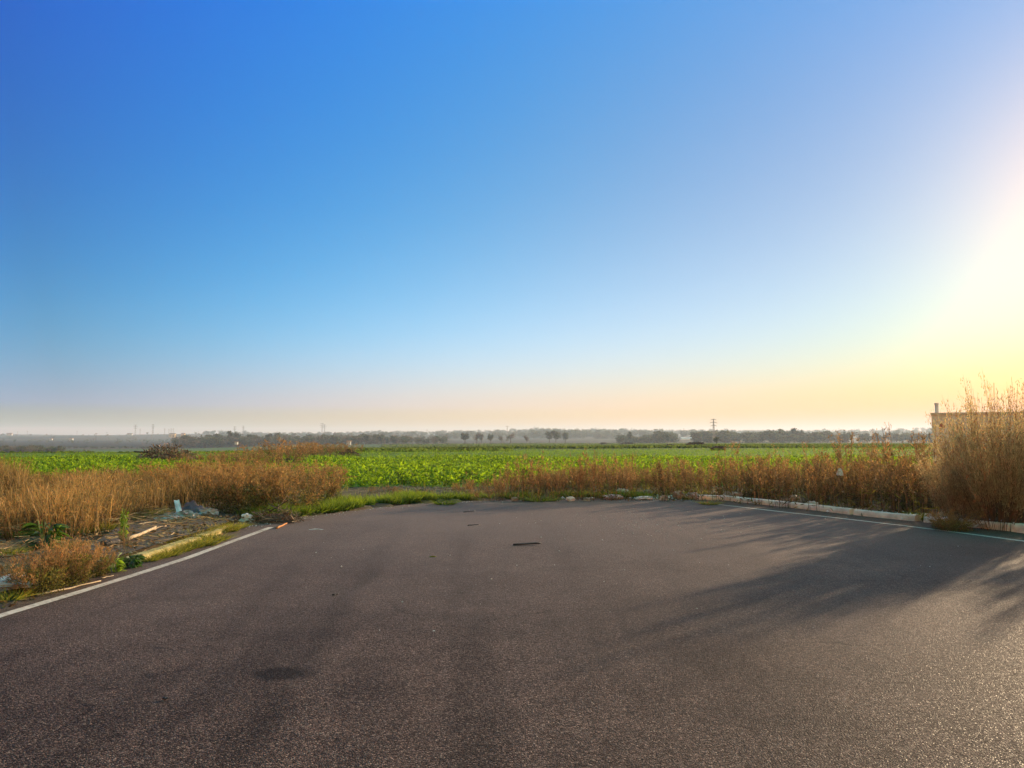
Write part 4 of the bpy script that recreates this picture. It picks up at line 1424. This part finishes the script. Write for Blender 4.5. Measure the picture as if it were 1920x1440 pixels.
# litter at the far edge
for a, b_, w_, h_, mt, lab in (
        (1150, 934, .52, .10, 'plastic_white', 'white crumpled sheeting left of the dark green tuft'),
        (1168, 929, .50, .20, 'plastic_white', 'tall white crumpled sheeting behind the dark green tuft'),
        (1208, 935, .50, .07, 'plastic_white', 'flat white sheeting right of the dark green tuft'),
        (1214, 927, .36, .16, 'rubble', 'grey rubble lump above the flat white sheeting'),
        (1070, 938, .22, .10, 'plastic_white', 'small pale scrap under the tall pinkish weeds'),
        (1100, 938, .25, .08, 'rubble', 'small rubble lump at the edge left of the white sheeting'),
        (965, 938, .22, .10, 'rubble', 'reddish scrap at the edge under the brown weeds'),
        (1272, 934, .42, .22, 'rubble', 'grey rubble heap before the long kerb stone'),
        (1296, 934, .38, .16, 'plastic_grey', 'grey film draped beside the rubble heap'),
        (1246, 937, .26, .14, 'rubble', 'low brown rubble lump left of the rubble heap'),
        (1364, 934, .28, .22, 'rubble', 'pale brown bag behind the far kerb stone'),
        (1382, 934, .32, .18, 'plastic_grey', 'bluish bag behind the far kerb stone'),
        (1487, 941, .26, .18, 'plastic_grey', 'small bluish bag in the bank above the long kerb'),
        (1522, 947, .28, .10, 'plastic_white', 'white crushed bottle lying behind the long kerb stone'),
        (1738, 968, .30, .06, 'plastic_white', 'pale scrap behind the short kerb stone'),
        (1670, 940, .35, .12, 'plastic_grey', 'greyish film hanging low in the weed bank'),
        (1575, 890, .11, .13, 'plastic_white', 'white scrap caught high in the weed bank'),
        (1845, 988, .3, .07, 'rubble', 'pale stone lump at the foot of the huge tan shrub')):
    zz = .03
    if lab.endswith('high in the weed bank'):
        p = AT(a, b_, 17.2)
        o = crumple('plastic_scrap', a, b_ + 30, w_, .1, h_, M[mt], lab, 'scrap', zz)
        o.location = p
        continue
    crumple('rubble_lump' if mt == 'rubble' else 'plastic_scrap', a, b_, w_ * .72, w_ * .45, h_ * .75, M[mt], lab, 'rubble' if mt == 'rubble' else 'plastic scrap', zz, n=33, rough=1.0 if mt == 'rubble' else 1.7)

# rubble strip before the crop: many small stones
def stones(name, pts, size, mat, kind='stuff'):
    b = MB()
    for p in pts:
        s_ = size * (.5 + rng.random() ** 2 * 1.6)
        q = np.array([(1, 0, 0), (0, 1, 0), (-1, 0, 0), (0, -1, 0), (0, 0, 1), (0, 0, -.6)]) * s_ * (.6 + .6 * rng.random((6, 1))) * [1, 1, .7]
        b.raw(q + p, None, [(0, 1, 4), (1, 2, 4), (2, 3, 4), (3, 0, 4), (1, 0, 5), (2, 1, 5), (3, 2, 5), (0, 3, 5)])
    return tag(b.build(name, mat), kind=kind)


pts = []
for _ in range(900):
    x = -4.0 + 4.6 * rng.random()
    y = 20.2 + (.3 + .7 * rng.random()) * 3.8
    pts.append((x, y, float(zt(x, y)) + .01))
stones('rubble', pts, .030, M['clod'])
pts = []
for _ in range(260):
    c = G(1230 + rng.normal() * 90, 985 + rng.normal() * 14) if rng.random() < .75 else G(500 + rng.random() * 1300, 950 + rng.random() ** 2 * 240)
    if inside(ROAD, np.array([c[0]]), np.array([c[1]]))[0]:
        pts.append((c[0], c[1], .004))
for _ in range(500):
    k = rng.random()
    e = np.array(ROAD[3:13])
    sI = rng.integers(0, len(e) - 1)
    c = e[sI] + (e[sI + 1] - e[sI]) * k
    pts.append((c[0] + rng.normal() * .14, c[1] - abs(rng.normal()) * .28, .003))
stones('gravel', pts, .0085, M['house_white'])  # white colour carries the sun glints of the loose stones


pts = []
for _ in range(420):
    c = G(1040 + 380 * rng.random() ** .8, 936.5 - abs(rng.normal()) * 3.5 + rng.normal() * .8) if rng.random() < .75 else G(1330 + 560 * rng.random(), 940)
    if c[0] > 4.9:
        c[:2] = (np.interp(rng.random() * 6 + 9.5, BS, BANK[:, 0]), 0)
        c[1] = np.interp(c[0], BANK[:, 0], BANK[:, 1])
        c[:2] += rng.normal(size=2) * .25 - .12
    pts.append((c[0], c[1], .03))
stones('litter', pts, .026, M['plastic_white'])
pts = []
for _ in range(500):
    pts.append((-5.0 - rng.random() ** 1.5 * 1.9, 8.0 + rng.random() * 7.6, .09))
stones('rubble', pts, .016, M['clod'])


# ------------------------------------------------------------------ twig heap, brush mound, black bag
def twig_heap(name, loc, W, D_, H, n, label, cat, leaf=0, leafmat=None, logs=(), dark=False):
    root = empty(name, loc)
    b = MB()
    a = rng.random(n) * 6.283
    r = np.sqrt(rng.random(n))
    hz = H * (1 - r ** 2) * rng.random(n) ** .6
    P = np.stack([r * np.cos(a) * W / 2, r * np.sin(a) * D_ / 2, hz], 1)
    Dd = r2(n) * [1, 1, .45] + [0, 0, .15]
    L = (.18 + .5 * rng.random(n)) * W * .45
    P = P - unit(Dd) * (L / 2)[:, None]
    P[:, 2] = np.maximum(P[:, 2], .01)
    b.ribbons(P, Dd, L, .008 + .016 * rng.random(n) ** 2, r2(n, .25), 4, 'stem')
    b.build('twig', M['twig'], root)
    core = MB()  # dark body standing in for the shade inside the heap
    ph = rng.random(4) * 6.28

    def fn(u, v):
        th, fi = u * 2 * math.pi, v * math.pi / 2
        k = 1 + .12 * np.sin(3 * th + ph[0]) + .1 * np.sin(5 * th + ph[1])
        return np.stack([np.cos(fi) * np.cos(th) * W * .33 * k, np.cos(fi) * np.sin(th) * D_ * .33 * k, np.sin(fi) * H * .5 * (1 + .2 * np.sin(2 * th + ph[2]) * np.cos(fi)) - .02], 1)
    core.grid(21, 8, fn)
    core.build('shade_core', M['earth'], root, smooth=True)
    if leaf:
        f = MB()
        a = rng.random(leaf) * 6.283
        r = np.sqrt(rng.random(leaf))
        P = np.stack([r * np.cos(a) * W / 2, r * np.sin(a) * D_ / 2, H * (1 - r ** 2) * (.55 + .5 * rng.random(leaf))], 1)
        f.ribbons(P, r2(leaf) + [0, 0, .3], W * (.03 + .04 * rng.random(leaf)), W * .018, None, 2, 'leaf')
        f.build('foliage', leafmat, root)
    for (p, q, rr) in logs:
        lg = MB()
        lg.tube(np.linspace(p, q, 5), np.linspace(rr, rr * .6, 5), 7)
        lg.build('branch', M['dark_wood'], root, smooth=True)
    return tag(root, label, cat)


p = G(518, 978)
twig_heap('twig_heap', p, 1.05, .8, .34, 330, 'heap of dead twigs at the corner of the asphalt', 'twig heap',
          logs=(((-.1, -.1, .2), (.28, -.2, .42), .012), ((.0, -.3, .05), (.45, -.35, .02), .02)))
p = G(312, 868)
p[2] = float(zt(p[0], p[1]))
twig_heap('brush_mound', p, 4.2, 2.4, 1.15, 520, 'dark brush mound with a jutting branch out in the left field', 'brush mound', 900, M['twig'],
          logs=(((-.6, -.2, .62), (-2.0, -.1, .70), .06), ((.2, -.4, .3), (1.3, -.6, .15), .05)))
weed_thing(352, 869, 50, 22, 'orange weed growing on the flank of the brush mound', kind='weed', var=1)
p = G(541, 874)
o = crumple('black_bag', 541, 874, .72, .5, .40, M['black'], 'black rubbish bag dumped among the orange weeds', 'rubbish bag', 0)
p = G(656, 857)
o = crumple('earth_mound', 653, 855, 1.6, 1.0, .5, M['earth'], 'dark red earth mound at the end of the orange weed row', 'earth mound', 0)
for a, py_, y_, w_, h_, lab in ((1306, 837.2, 150, 3.6, .95, 'long dark pile lying out on the far green field'), (1256, 838, 140, 2.5, .55, 'low brown pile left of the long dark one in the field'),
                                (1347, 846, 92, 2.0, .55, 'brown brush heap below the lone far tree'), (1176, 833, 420, 9, 1.6, 'low dark brush patch at the far field edge'), (1131, 832.5, 420, 5, 1.5, 'small round bush alone on the far field'),
                                (1384, 836, 160, 3, .4, 'low dull heap right of the long dark pile')):
    o = crumple('brush_pile', a, 900, w_, w_ * .5, h_, M['earth'] if 'brown' in lab else M['bark'], lab, 'brush pile', 0)
    q = AT(a, py_, y_)
    o.location = (q[0], q[1], float(zt(q[0], q[1])) - .05)


# ------------------------------------------------------------------ pale building at the right
def shed():
    c = AT(1748, 826, 26.0)
    rz = rad(-29.5)
    root = empty('outbuilding', (c[0], 26.0, 0), rz)
    b = MB()
    b.box((4.5, 1.6, 1.17), (9.0, 3.2, 2.38))
    b.build('wall', M['wall'], root)
    r = MB()
    r.box((4.5, 1.6, 2.40), (9.04, 3.24, .075))
    r.build('roof', M['kerb'], root)
    ch = MB()
    ch.tube([(.17, .25, 2.43), (.17, .25, 2.72)], .06, 10)
    ch.tube([(.17, .25, 2.721), (.17, .25, 2.78)], .072, 10)
    ch.build('flue_pipe', M['white_pipe'], root, smooth=False)
    g = MB()
    for (x, z_, w_, h_) in ((.30, 1.98, .16, .20), (.52, 1.98, .05, .18)):
        an = np.linspace(0, 2 * math.pi, 14, endpoint=False)
        rr = 1 + .25 * np.sin(3 * an + x * 9)
        g.raw(np.concatenate([np.stack([x + np.cos(an) * w_ / 2 * rr, np.full(14, -.004), z_ + np.sin(an) * h_ / 2 * rr], 1), [[x, -.004, z_]]]), None, [(i, (i + 1) % 14, 14) for i in range(14)])
    g.build('spray_mark', M['graffiti'], root)
    tag(root, 'low pale rendered building with a white flue behind the weeds', 'building')


shed()


# ------------------------------------------------------------------ far trees
def tree_arrays(kind, seed):
    b = MB()
    n = dict(round=420, tall=420, conifer=380, bare=420, wide=460)[kind]
    # lobes
    k = 9
    if kind == 'conifer':
        t = rng.random(n) ** .7
        rr = (1 - t) * .24 * (.6 + .5 * rng.random(n)) + .015
        a = rng.random(n) * 6.283
        C = np.stack([rr * np.cos(a), rr * np.sin(a), .08 + .92 * t], 1)
        sz = .05
    else:
        wd, z0, z1 = dict(round=(.42, .25, .95), tall=(.26, .2, 1.0), bare=(.36, .22, .98), wide=(.62, .3, .92))[kind]
        la = rng.random(k) * 6.283
        lr = rng.random(k) * wd * .62
        L = np.stack([lr * np.cos(la), lr * np.sin(la), z0 + (z1 - z0) * (.2 + .65 * rng.random(k))], 1)
        rad_ = wd * (.28 + .28 * rng.random(k))
        i = rng.integers(0, k, n)
        C = L[i] + unit(r2(n)) * (rad_[i] * (.45 + .6 * rng.random(n)))[:, None]
        C[:, 2] = np.clip(C[:, 2], .1, 1.02)
        sz = .10 if kind != 'bare' else .08
    b.ribbons(C, r2(n), sz * (.7 + .8 * rng.random(n)), sz * .8 * (.6 + .7 * rng.random(n)) * (1 if kind != 'bare' else .55), None, 2, 'leaf', h=(C[:, 2], C[:, 2]), mi=1)
    tr = MB()
    tr.tube([(0, 0, -.05), (.01, 0, .25), (0, .01, .6)], [.028, .02, .01], 6)
    for q in range(5):
        a = rng.random() * 6.28
        z0 = .2 + .3 * rng.random()
        tr.tube([(0, 0, z0), (.1 * math.cos(a), .1 * math.sin(a), z0 + .15), (.2 * math.cos(a), .2 * math.sin(a), z0 + .3)], [.012, .008, .004], 4)
    return b.arrays(), tr.arrays()


TR = {}
for kd in ('round', 'tall', 'conifer', 'bare', 'wide'):
    TR[kd] = [tree_arrays(kd, i) for i in range(2)]
tree_proto = {}


def far_tree(px, top, base, d, kind, label, group=None, name='tree', wmul=1.0):
    var = random.randint(0, 1)
    key = (kind, var, name)
    x = (px - 960) / FPX * d
    zb = CAMZ - d * (base - 820) / FPX
    H = d * (base - top) / FPX
    if key not in tree_proto:
        root = empty(name, (0, 0, 0))
        (V, Q, T, ti, h, QM, TM), tarr = TR[kind][var]
        cr = MB()
        cr.raw(V, Q, None, ti, h)
        cr.build('crown', M['tree_bare'] if kind == 'bare' else M['tree_leaf'], root)
        tk = MB()
        tk.add(tarr, (0, 0, 0))
        tk.build('trunk', M['bark'], root)
        tree_proto[key] = root
    else:
        root = copy_tree(tree_proto[key])
        root.name = name
    root.location = (x, d, zb)
    root.scale = (H * wmul, H * wmul, H)
    root.rotation_euler = (0, 0, random.random() * 6.28)
    root['label'] = label
    root['category'] = 'tree'
    if group:
        root['group'] = group
    elif 'group' in root:
        del root['group']


for a, tp, bs, kd, lab, wm in (
        (577, 817, 831, 'wide', 'dark broad tree left of the two conifers on the far field edge', 1),
        (605, 818, 832, 'conifer', 'dark conifer, first of the two beside each other at the far edge', 1.4),
        (616, 818, 832, 'conifer', 'dark conifer, second of the two beside each other at the far edge', 1.2),
        (654, 817, 831, 'bare', 'brownish tree behind the small white house', 1),
        (688, 814, 831, 'round', 'rounded tree right of the small white house', 1.2),
        (715, 813, 831, 'wide', 'broad spreading tree in the far tree line', 1.1),
        (757, 824, 831, 'wide', 'low dark bushy tree in front of the misty wood', 1.6),
        (786, 823, 831, 'wide', 'low dark bushy tree alone in the misty gap', 1.4),
        (872, 811, 833, 'tall', 'narrow dense bare tree, first of the lone trees on the field edge', 1.5),
        (894, 810, 833, 'bare', 'two headed bare tree second of the lone trees on the field edge', 1.2),
        (903, 811, 833, 'bare', 'thin bare tree just right of the two headed one', .9),
        (920, 813, 833, 'tall', 'slender bare tree standing third from the dense one', 1.1),
        (940, 815, 833, 'bare', 'small faint bare tree left of the wide brown one', 1),
        (957, 811, 832, 'bare', 'wide brownish bare tree below the thin mast', 1.3),
        (988, 815, 833, 'bare', 'small lone bare tree right of the thin mast', 1.2),
        (1166, 818, 829, 'wide', 'low hazy tree left of the tall poplar', 1.5),
        (1180, 810, 829, 'tall', 'tall hazy poplar with a ragged top', 1.1),
        (1201, 820, 829, 'round', 'small hazy round tree right of the poplar', 1.3),
        (1220, 820, 829, 'round', 'small hazy tree next to the dense grove', 1.2),
        (1238, 814, 829, 'wide', 'dense hazy grove tree, first of a pair', 1.4),
        (1250, 812, 829, 'round', 'dense hazy grove tree, second of a pair', 1.4),
        (1342, 818, 836, 'tall', 'lone nearer tree standing in the green field under the pylon', 1.2)):
    far_tree(a, tp, bs, 300 if bs > 834 else 610, kd, lab, wmul=wm)
tg = 'hazy trees standing above the far wood'
for a, tp in ((1312, 808), (1322, 806), (1350, 807), (1362, 808), (1385, 810), (1405, 811), (1425, 812), (1448, 809), (1461, 805), (1472, 807), (1488, 803), (1500, 806), (1540, 809), (1550, 806), (410, 812), (432, 808), (445, 810), (470, 813), (505, 812), (520, 811), (1030, 808), (1042, 806), (1060, 809)):
    far_tree(a, tp, 829, 700, 'round' if a % 3 else 'tall', 'hazy tree head standing above the far wood', tg, wmul=1.3)
tg = 'small trees on the far ridge'
for i in range(46):
    a = [818 + 6.2 * i + random.uniform(-2, 2) if i < 24 else random.uniform(-20, 420)][0]
    bs = 814 if i < 24 else 817.5
    d = 2500
    x = (a - 960) / FPX * d
    zb = float(zt(x, d))
    b_ = 820 - (zb - CAMZ) * FPX / d
    far_tree(a, b_ - random.uniform(2.0, 4.5), b_ + .6, d, 'round', 'small tree in silhouette on the far ridge', tg, wmul=1.4)


def woodland(name, label_unused, segs, d0, d1, n, h0, h1, kinds, dens=1.0):
    """A far wood that reads as one mass."""
    b = MB()
    k = 0
    for _ in range(n):
        a = random.choice(segs)
        px = random.uniform(a[0], a[1])
        d = random.uniform(d0, d1)
        x = (px - 960) / FPX * d
        z0 = float(zt(x, d))
        kd = random.choice(kinds)
        arr, tarr = TR[kd][random.randint(0, 1)]
        H = random.uniform(h0, h1) * (a[2] if len(a) > 2 else 1)
        wm = random.uniform(1.0, 1.7)
        V, Q, T, ti, h, QM, TM = arr
        s_ = rng.random(len(Q)) < dens
        b.add((V, Q[s_], T, ti, h, np.full(s_.sum(), 1 if kd == 'bare' else 0), TM), (x, d, z0 - .24 * H * random.random()), (H * wm, H * wm, H), random.random() * 6.28)
    return tag(b.build(name, [M['tree_leaf'], M['tree_bare']]), kind='stuff')


woodland('far_woods', '', [(330, 560, .9), (380, 700, .85), (560, 840, .8), (330, 460, 1.0), (600, 800, .75)], 660, 820, 420, 8, 13, ('round', 'bare', 'wide', 'bare'), .7)
woodland('far_woods', '', [(1225, 1262, .9), (1300, 1420, 1.0), (1390, 1530, 1.0), (1520, 1760, .9), (1160, 1230, .7)], 660, 860, 300, 9, 13, ('round', 'wide', 'round'), .7)
woodland('far_woods', '', [(380, 900, .9), (840, 1240, .9), (960, 1330, 1.0), (820, 1100, .7), (1000, 1140, 1.1), (1300, 1800, .9)], 1300, 1900, 560, 11, 18, ('round', 'wide', 'round'), .6)
woodland('far_woods', '', [(380, 1000, .9), (1000, 1900, 1.0)], 2100, 2750, 700, 10, 18, ('round', 'wide'), .5)
woodland('shrubbery', '', [(-30, 130, 1.0), (-10, 110, 1.1), (90, 180, .55), (-30, 60, 1.1)], 400, 470, 240, 2.8, 4.6, ('wide', 'bare', 'bare'), .6)
woodland('shrubbery', '', [(-30, 330, .8), (150, 420, .7), (330, 700, .6)], 900, 2300, 330, 3.5, 7, ('wide', 'round'), .25)
# dark hedge lines between the far fields
woodland('hedge_rows', '', [(120, 330, .9), (250, 620, .8)], 640, 655, 120, 2.0, 3.0, ('wide',), .3)
woodland('hedge_rows', '', [(640, 1120, .8)], 618, 626, 130, 1.4, 2.2, ('wide',), .3)


# ------------------------------------------------------------------ pylons, poles, houses
def pylon_arrays(arms=3, wide=.11, r=.0062):
    m, a_ = MB(), []
    levels = np.linspace(0, 1, 8)
    wd = lambda t: wide * (1 - t) ** 1.2 + .016
    for sx in (-1, 1):
        for sy in (-1, 1):
            m.tube([(sx * wd(t) / 2, sy * wd(t) / 2, t) for t in levels], r, 4)
    for i in range(7):
        t0, t1 = levels[i], levels[i + 1]
        for sy in (-1, 1):
            m.bar((-wd(t0) / 2, sy * wd(t0) / 2, t0), (wd(t1) / 2, sy * wd(t1) / 2, t1), r * .7)
            m.bar((wd(t0) / 2, sy * wd(t0) / 2, t0), (-wd(t1) / 2, sy * wd(t1) / 2, t1), r * .7)
    for k in range(arms):
        b = MB()
        z0 = .97 - .13 * k
        ln = (.12, .16, .13)[k % 3]
        b.bar((-ln, 0, z0), (ln, 0, z0), r * 1.3)
        b.bar((-ln, 0, z0), (0, 0, z0 + .03), r * .8)
        b.bar((ln, 0, z0), (0, 0, z0 + .03), r * .8)
        for s_ in (-1, 1):
            b.bar((s_ * ln, 0, z0), (s_ * ln, 0, z0 - .045), r * .9)
        a_.append(b)
    return m, a_


pyl = {}


def pylon(px, top, d, label, kind='lattice', group=None, base=None, arms=3):
    x = (px - 960) / FPX * d
    zb = float(zt(x, d)) if base is None else CAMZ - d * (base - 820) / FPX
    H = CAMZ + d * (820 - top) / FPX - zb
    key = (kind, arms)
    if key not in pyl:
        root = empty('pylon' if kind == 'lattice' else 'utility_pole', (0, 0, 0))
        if kind == 'lattice':
            m, ar = pylon_arrays(arms)
            m.build('mast', M['steel'], root)
            for b in ar:
                b.build('cross_arm', M['steel'], root)
        else:
            m = MB()
            m.tube([(0, 0, -.05), (0, 0, 1)], [.022, .014], 6)
            m.build('pole', M['bark'], root)
            b = MB()
            b.box((0, 0, .93), (.30, .03, .03))
            b.build('cross_arm', M['bark'], root)
        pyl[key] = root
    else:
        root = copy_tree(pyl[key])
        root.name = 'pylon' if kind == 'lattice' else 'utility_pole'
    root.location = (x, d, zb)
    root.scale = (H, H, H)
    root.rotation_euler = (0, 0, random.uniform(-.5, .5))
    root['label'] = label
    root['category'] = 'pylon' if kind == 'lattice' else 'pole'
    if group:
        root['group'] = group
    elif 'group' in root:
        del root['group']


pylon(255, 796.5, 1900, 'tall hazy pylon, first of the large pair on the left ridge')
pylon(288, 795.5, 1900, 'tall hazy pylon, second of the large pair on the left ridge')
pylon(310, 803, 2400, 'hazy pylon left of the tight pylon trio')
for a, b_ in ((318, 804), (322, 803), (326, 803)):
    pylon(a, b_, 2600, 'hazy pylon in the tight trio on the left ridge', group='tight trio of pylons')
pylon(264, 804, 2600, 'small hazy pylon right beside the first tall one')
pylon(441, 799.5, 2100, 'hazy pylon, shorter of the pair above the left wood')
pylon(457, 798.5, 2100, 'hazy pylon, taller of the pair above the left wood')
pylon(604.5, 793.5, 2100, 'hazy pylon, front one of a doubled pair above the far wood')
pylon(609, 796, 2300, 'hazy pylon, rear one of a doubled pair above the far wood')
pylon(951, 799, 1500, 'thin lattice mast above the bare trees', arms=1)
pylon(1133, 804.5, 2100, 'faint thin pylon, first of two above the misty wood')
pylon(1138, 804.5, 2100, 'faint thin pylon, second of two above the misty wood')
pylon(1337.5, 785.5, 640, 'tallest lattice pylon rising over the hazy trees', base=829)
pylon(366, 809, 2600, 'small faint pylon, first of a far pair on the ridge')
pylon(373, 809, 2600, 'small faint pylon, second of a far pair on the ridge')
pylon(801, 805, 2300, 'small pylon at the end of the ridge tree row')
pg = 'poles on the left hillside'
for a, tp, bs in ((35, 809, 818), (53, 808, 818), (146, 808, 818), (182, 812, 828), (202, 810, 820), (177, 822, 840), (222, 822, 838), (102, 818, 838)):
    pylon(a, tp, 1000 if bs > 825 else 2300, 'thin utility pole standing on the left hillside', 'pole', pg, base=bs)
pylon(1160, 812, 800, 'thin utility pole before the misty wood', 'pole', base=831)
pylon(745, 812, 800, 'thin utility pole before the far wood', 'pole', base=831)


def house(px, d, w_, h_, dep, mat, label, base=None, roof=True):
    x = (px - 960) / FPX * d
    zb = float(zt(x, d)) if base is None else CAMZ - d * (base - 820) / FPX
    root = empty('farmhouse', (x, d, zb), random.uniform(-.4, .4))
    b = MB()
    b.box((0, 0, h_ / 2 - .3), (w_, dep, h_ + .6))
    b.build('wall', mat, root)
    r = MB()
    e = .4
    V = [(-w_ / 2 - e, -dep / 2 - e, h_ + .01), (w_ / 2 + e, -dep / 2 - e, h_ + .01), (w_ / 2 + e, dep / 2 + e, h_ + .01), (-w_ / 2 - e, dep / 2 + e, h_ + .01), (-w_ / 2 - e, 0, h_ + dep * .28), (w_ / 2 + e, 0, h_ + dep * .28)]
    r.raw(V, [(0, 1, 5, 4), (2, 3, 4, 5), (3, 2, 1, 0)], [(0, 4, 3), (1, 2, 5)])
    r.build('roof', M['roof'], root)
    for k in (-1, 1):
        g = MB()
        g.box((k * w_ * .25, -dep / 2 - .02, h_ * .5), (w_ * .14, .08, h_ * .3))
        g.build('window', M['dark_glass'], root)
    tag(root, label, 'house')


house(655, 560, 2.8, 2.2, 2.6, M['house_white'], 'small white house on the far field edge', 833)
house(313, 900, 3.6, 2.2, 3, M['house_white'], 'small white house below the left pylons', 835.5)
house(325, 1900, 14, 9, 9, M['house_ochre'], 'ochre house on the left ridge under the pylon trio')
house(345, 1900, 8, 10, 8, M['house_ochre'], 'narrow ochre house right of the wider ochre one')
house(136, 1500, 6, 3.5, 5, M['house_white'], 'white farmhouse halfway up the left hill')
house(98, 1500, 5, 3, 4, M['house_white'], 'tiny white farmhouse beside a field on the left hill')
house(445, 640, 2.2, 1.5, 2, M['house_white'], 'tiny pale shed in the left far wood', 832)
house(20, 2300, 14, 6, 8, M['house_white'], 'pale house far out on the left ridge')
house(245, 2300, 14, 4, 8, M['house_white'], 'pale low house on the ridge left of the pylon pair')
house(430, 2300, 14, 6, 9, M['house_white'], 'pale house on the ridge near the pylon pair above the wood')
house(1012, 2300, 18, 6, 9, M['house_white'], 'pale house in the misty middle of the ridge')


def greenhouse(px, d, w_, base, label):
    x = (px - 960) / FPX * d
    root = empty('greenhouse', (x, d, CAMZ - d * (base - 820) / FPX))
    b = MB()
    an = np.linspace(0, math.pi, 9)
    prof = np.stack([np.cos(an) * 4, np.sin(an) * 3.2], 1)
    b.sweep(np.array([(-w_ / 2, 0, 0), (0, 0, 0), (w_ / 2, 0, 0)]), prof)
    b.build('cover', M['plastic_white'], root)
    f = MB()
    f.box((0, 0, -.6), (w_, 8.2, 1.2))
    f.build('base', M['kerb'], root)
    tag(root, label, 'greenhouse')


greenhouse(1195, 1100, 22, 824.5, 'pale plastic greenhouse in the mist left of the pylon trees')
greenhouse(1285, 1100, 16, 824, 'pale plastic greenhouse beside the dense hazy grove')
greenhouse(1080, 1250, 40, 827.5, 'long pale plastic greenhouse in the misty middle')

# ------------------------------------------------------------------ haze
hz = MB()
HB = 16000.0
hz.box((0, 0, 36), (HB, HB, 124))
m, t, out = new_mat('haze')
pv = N(t, 'ShaderNodeVolumePrincipled')
pv.inputs['Color'].default_value = (.70, .85, 1.0, 1)
pv.inputs['Density'].default_value = 0.00023
pv.inputs['Anisotropy'].default_value = 0.22
t.links.new(pv.outputs[0], out.inputs['Volume'])
ho = hz.build('haze', m)
tag(ho, kind='stuff')
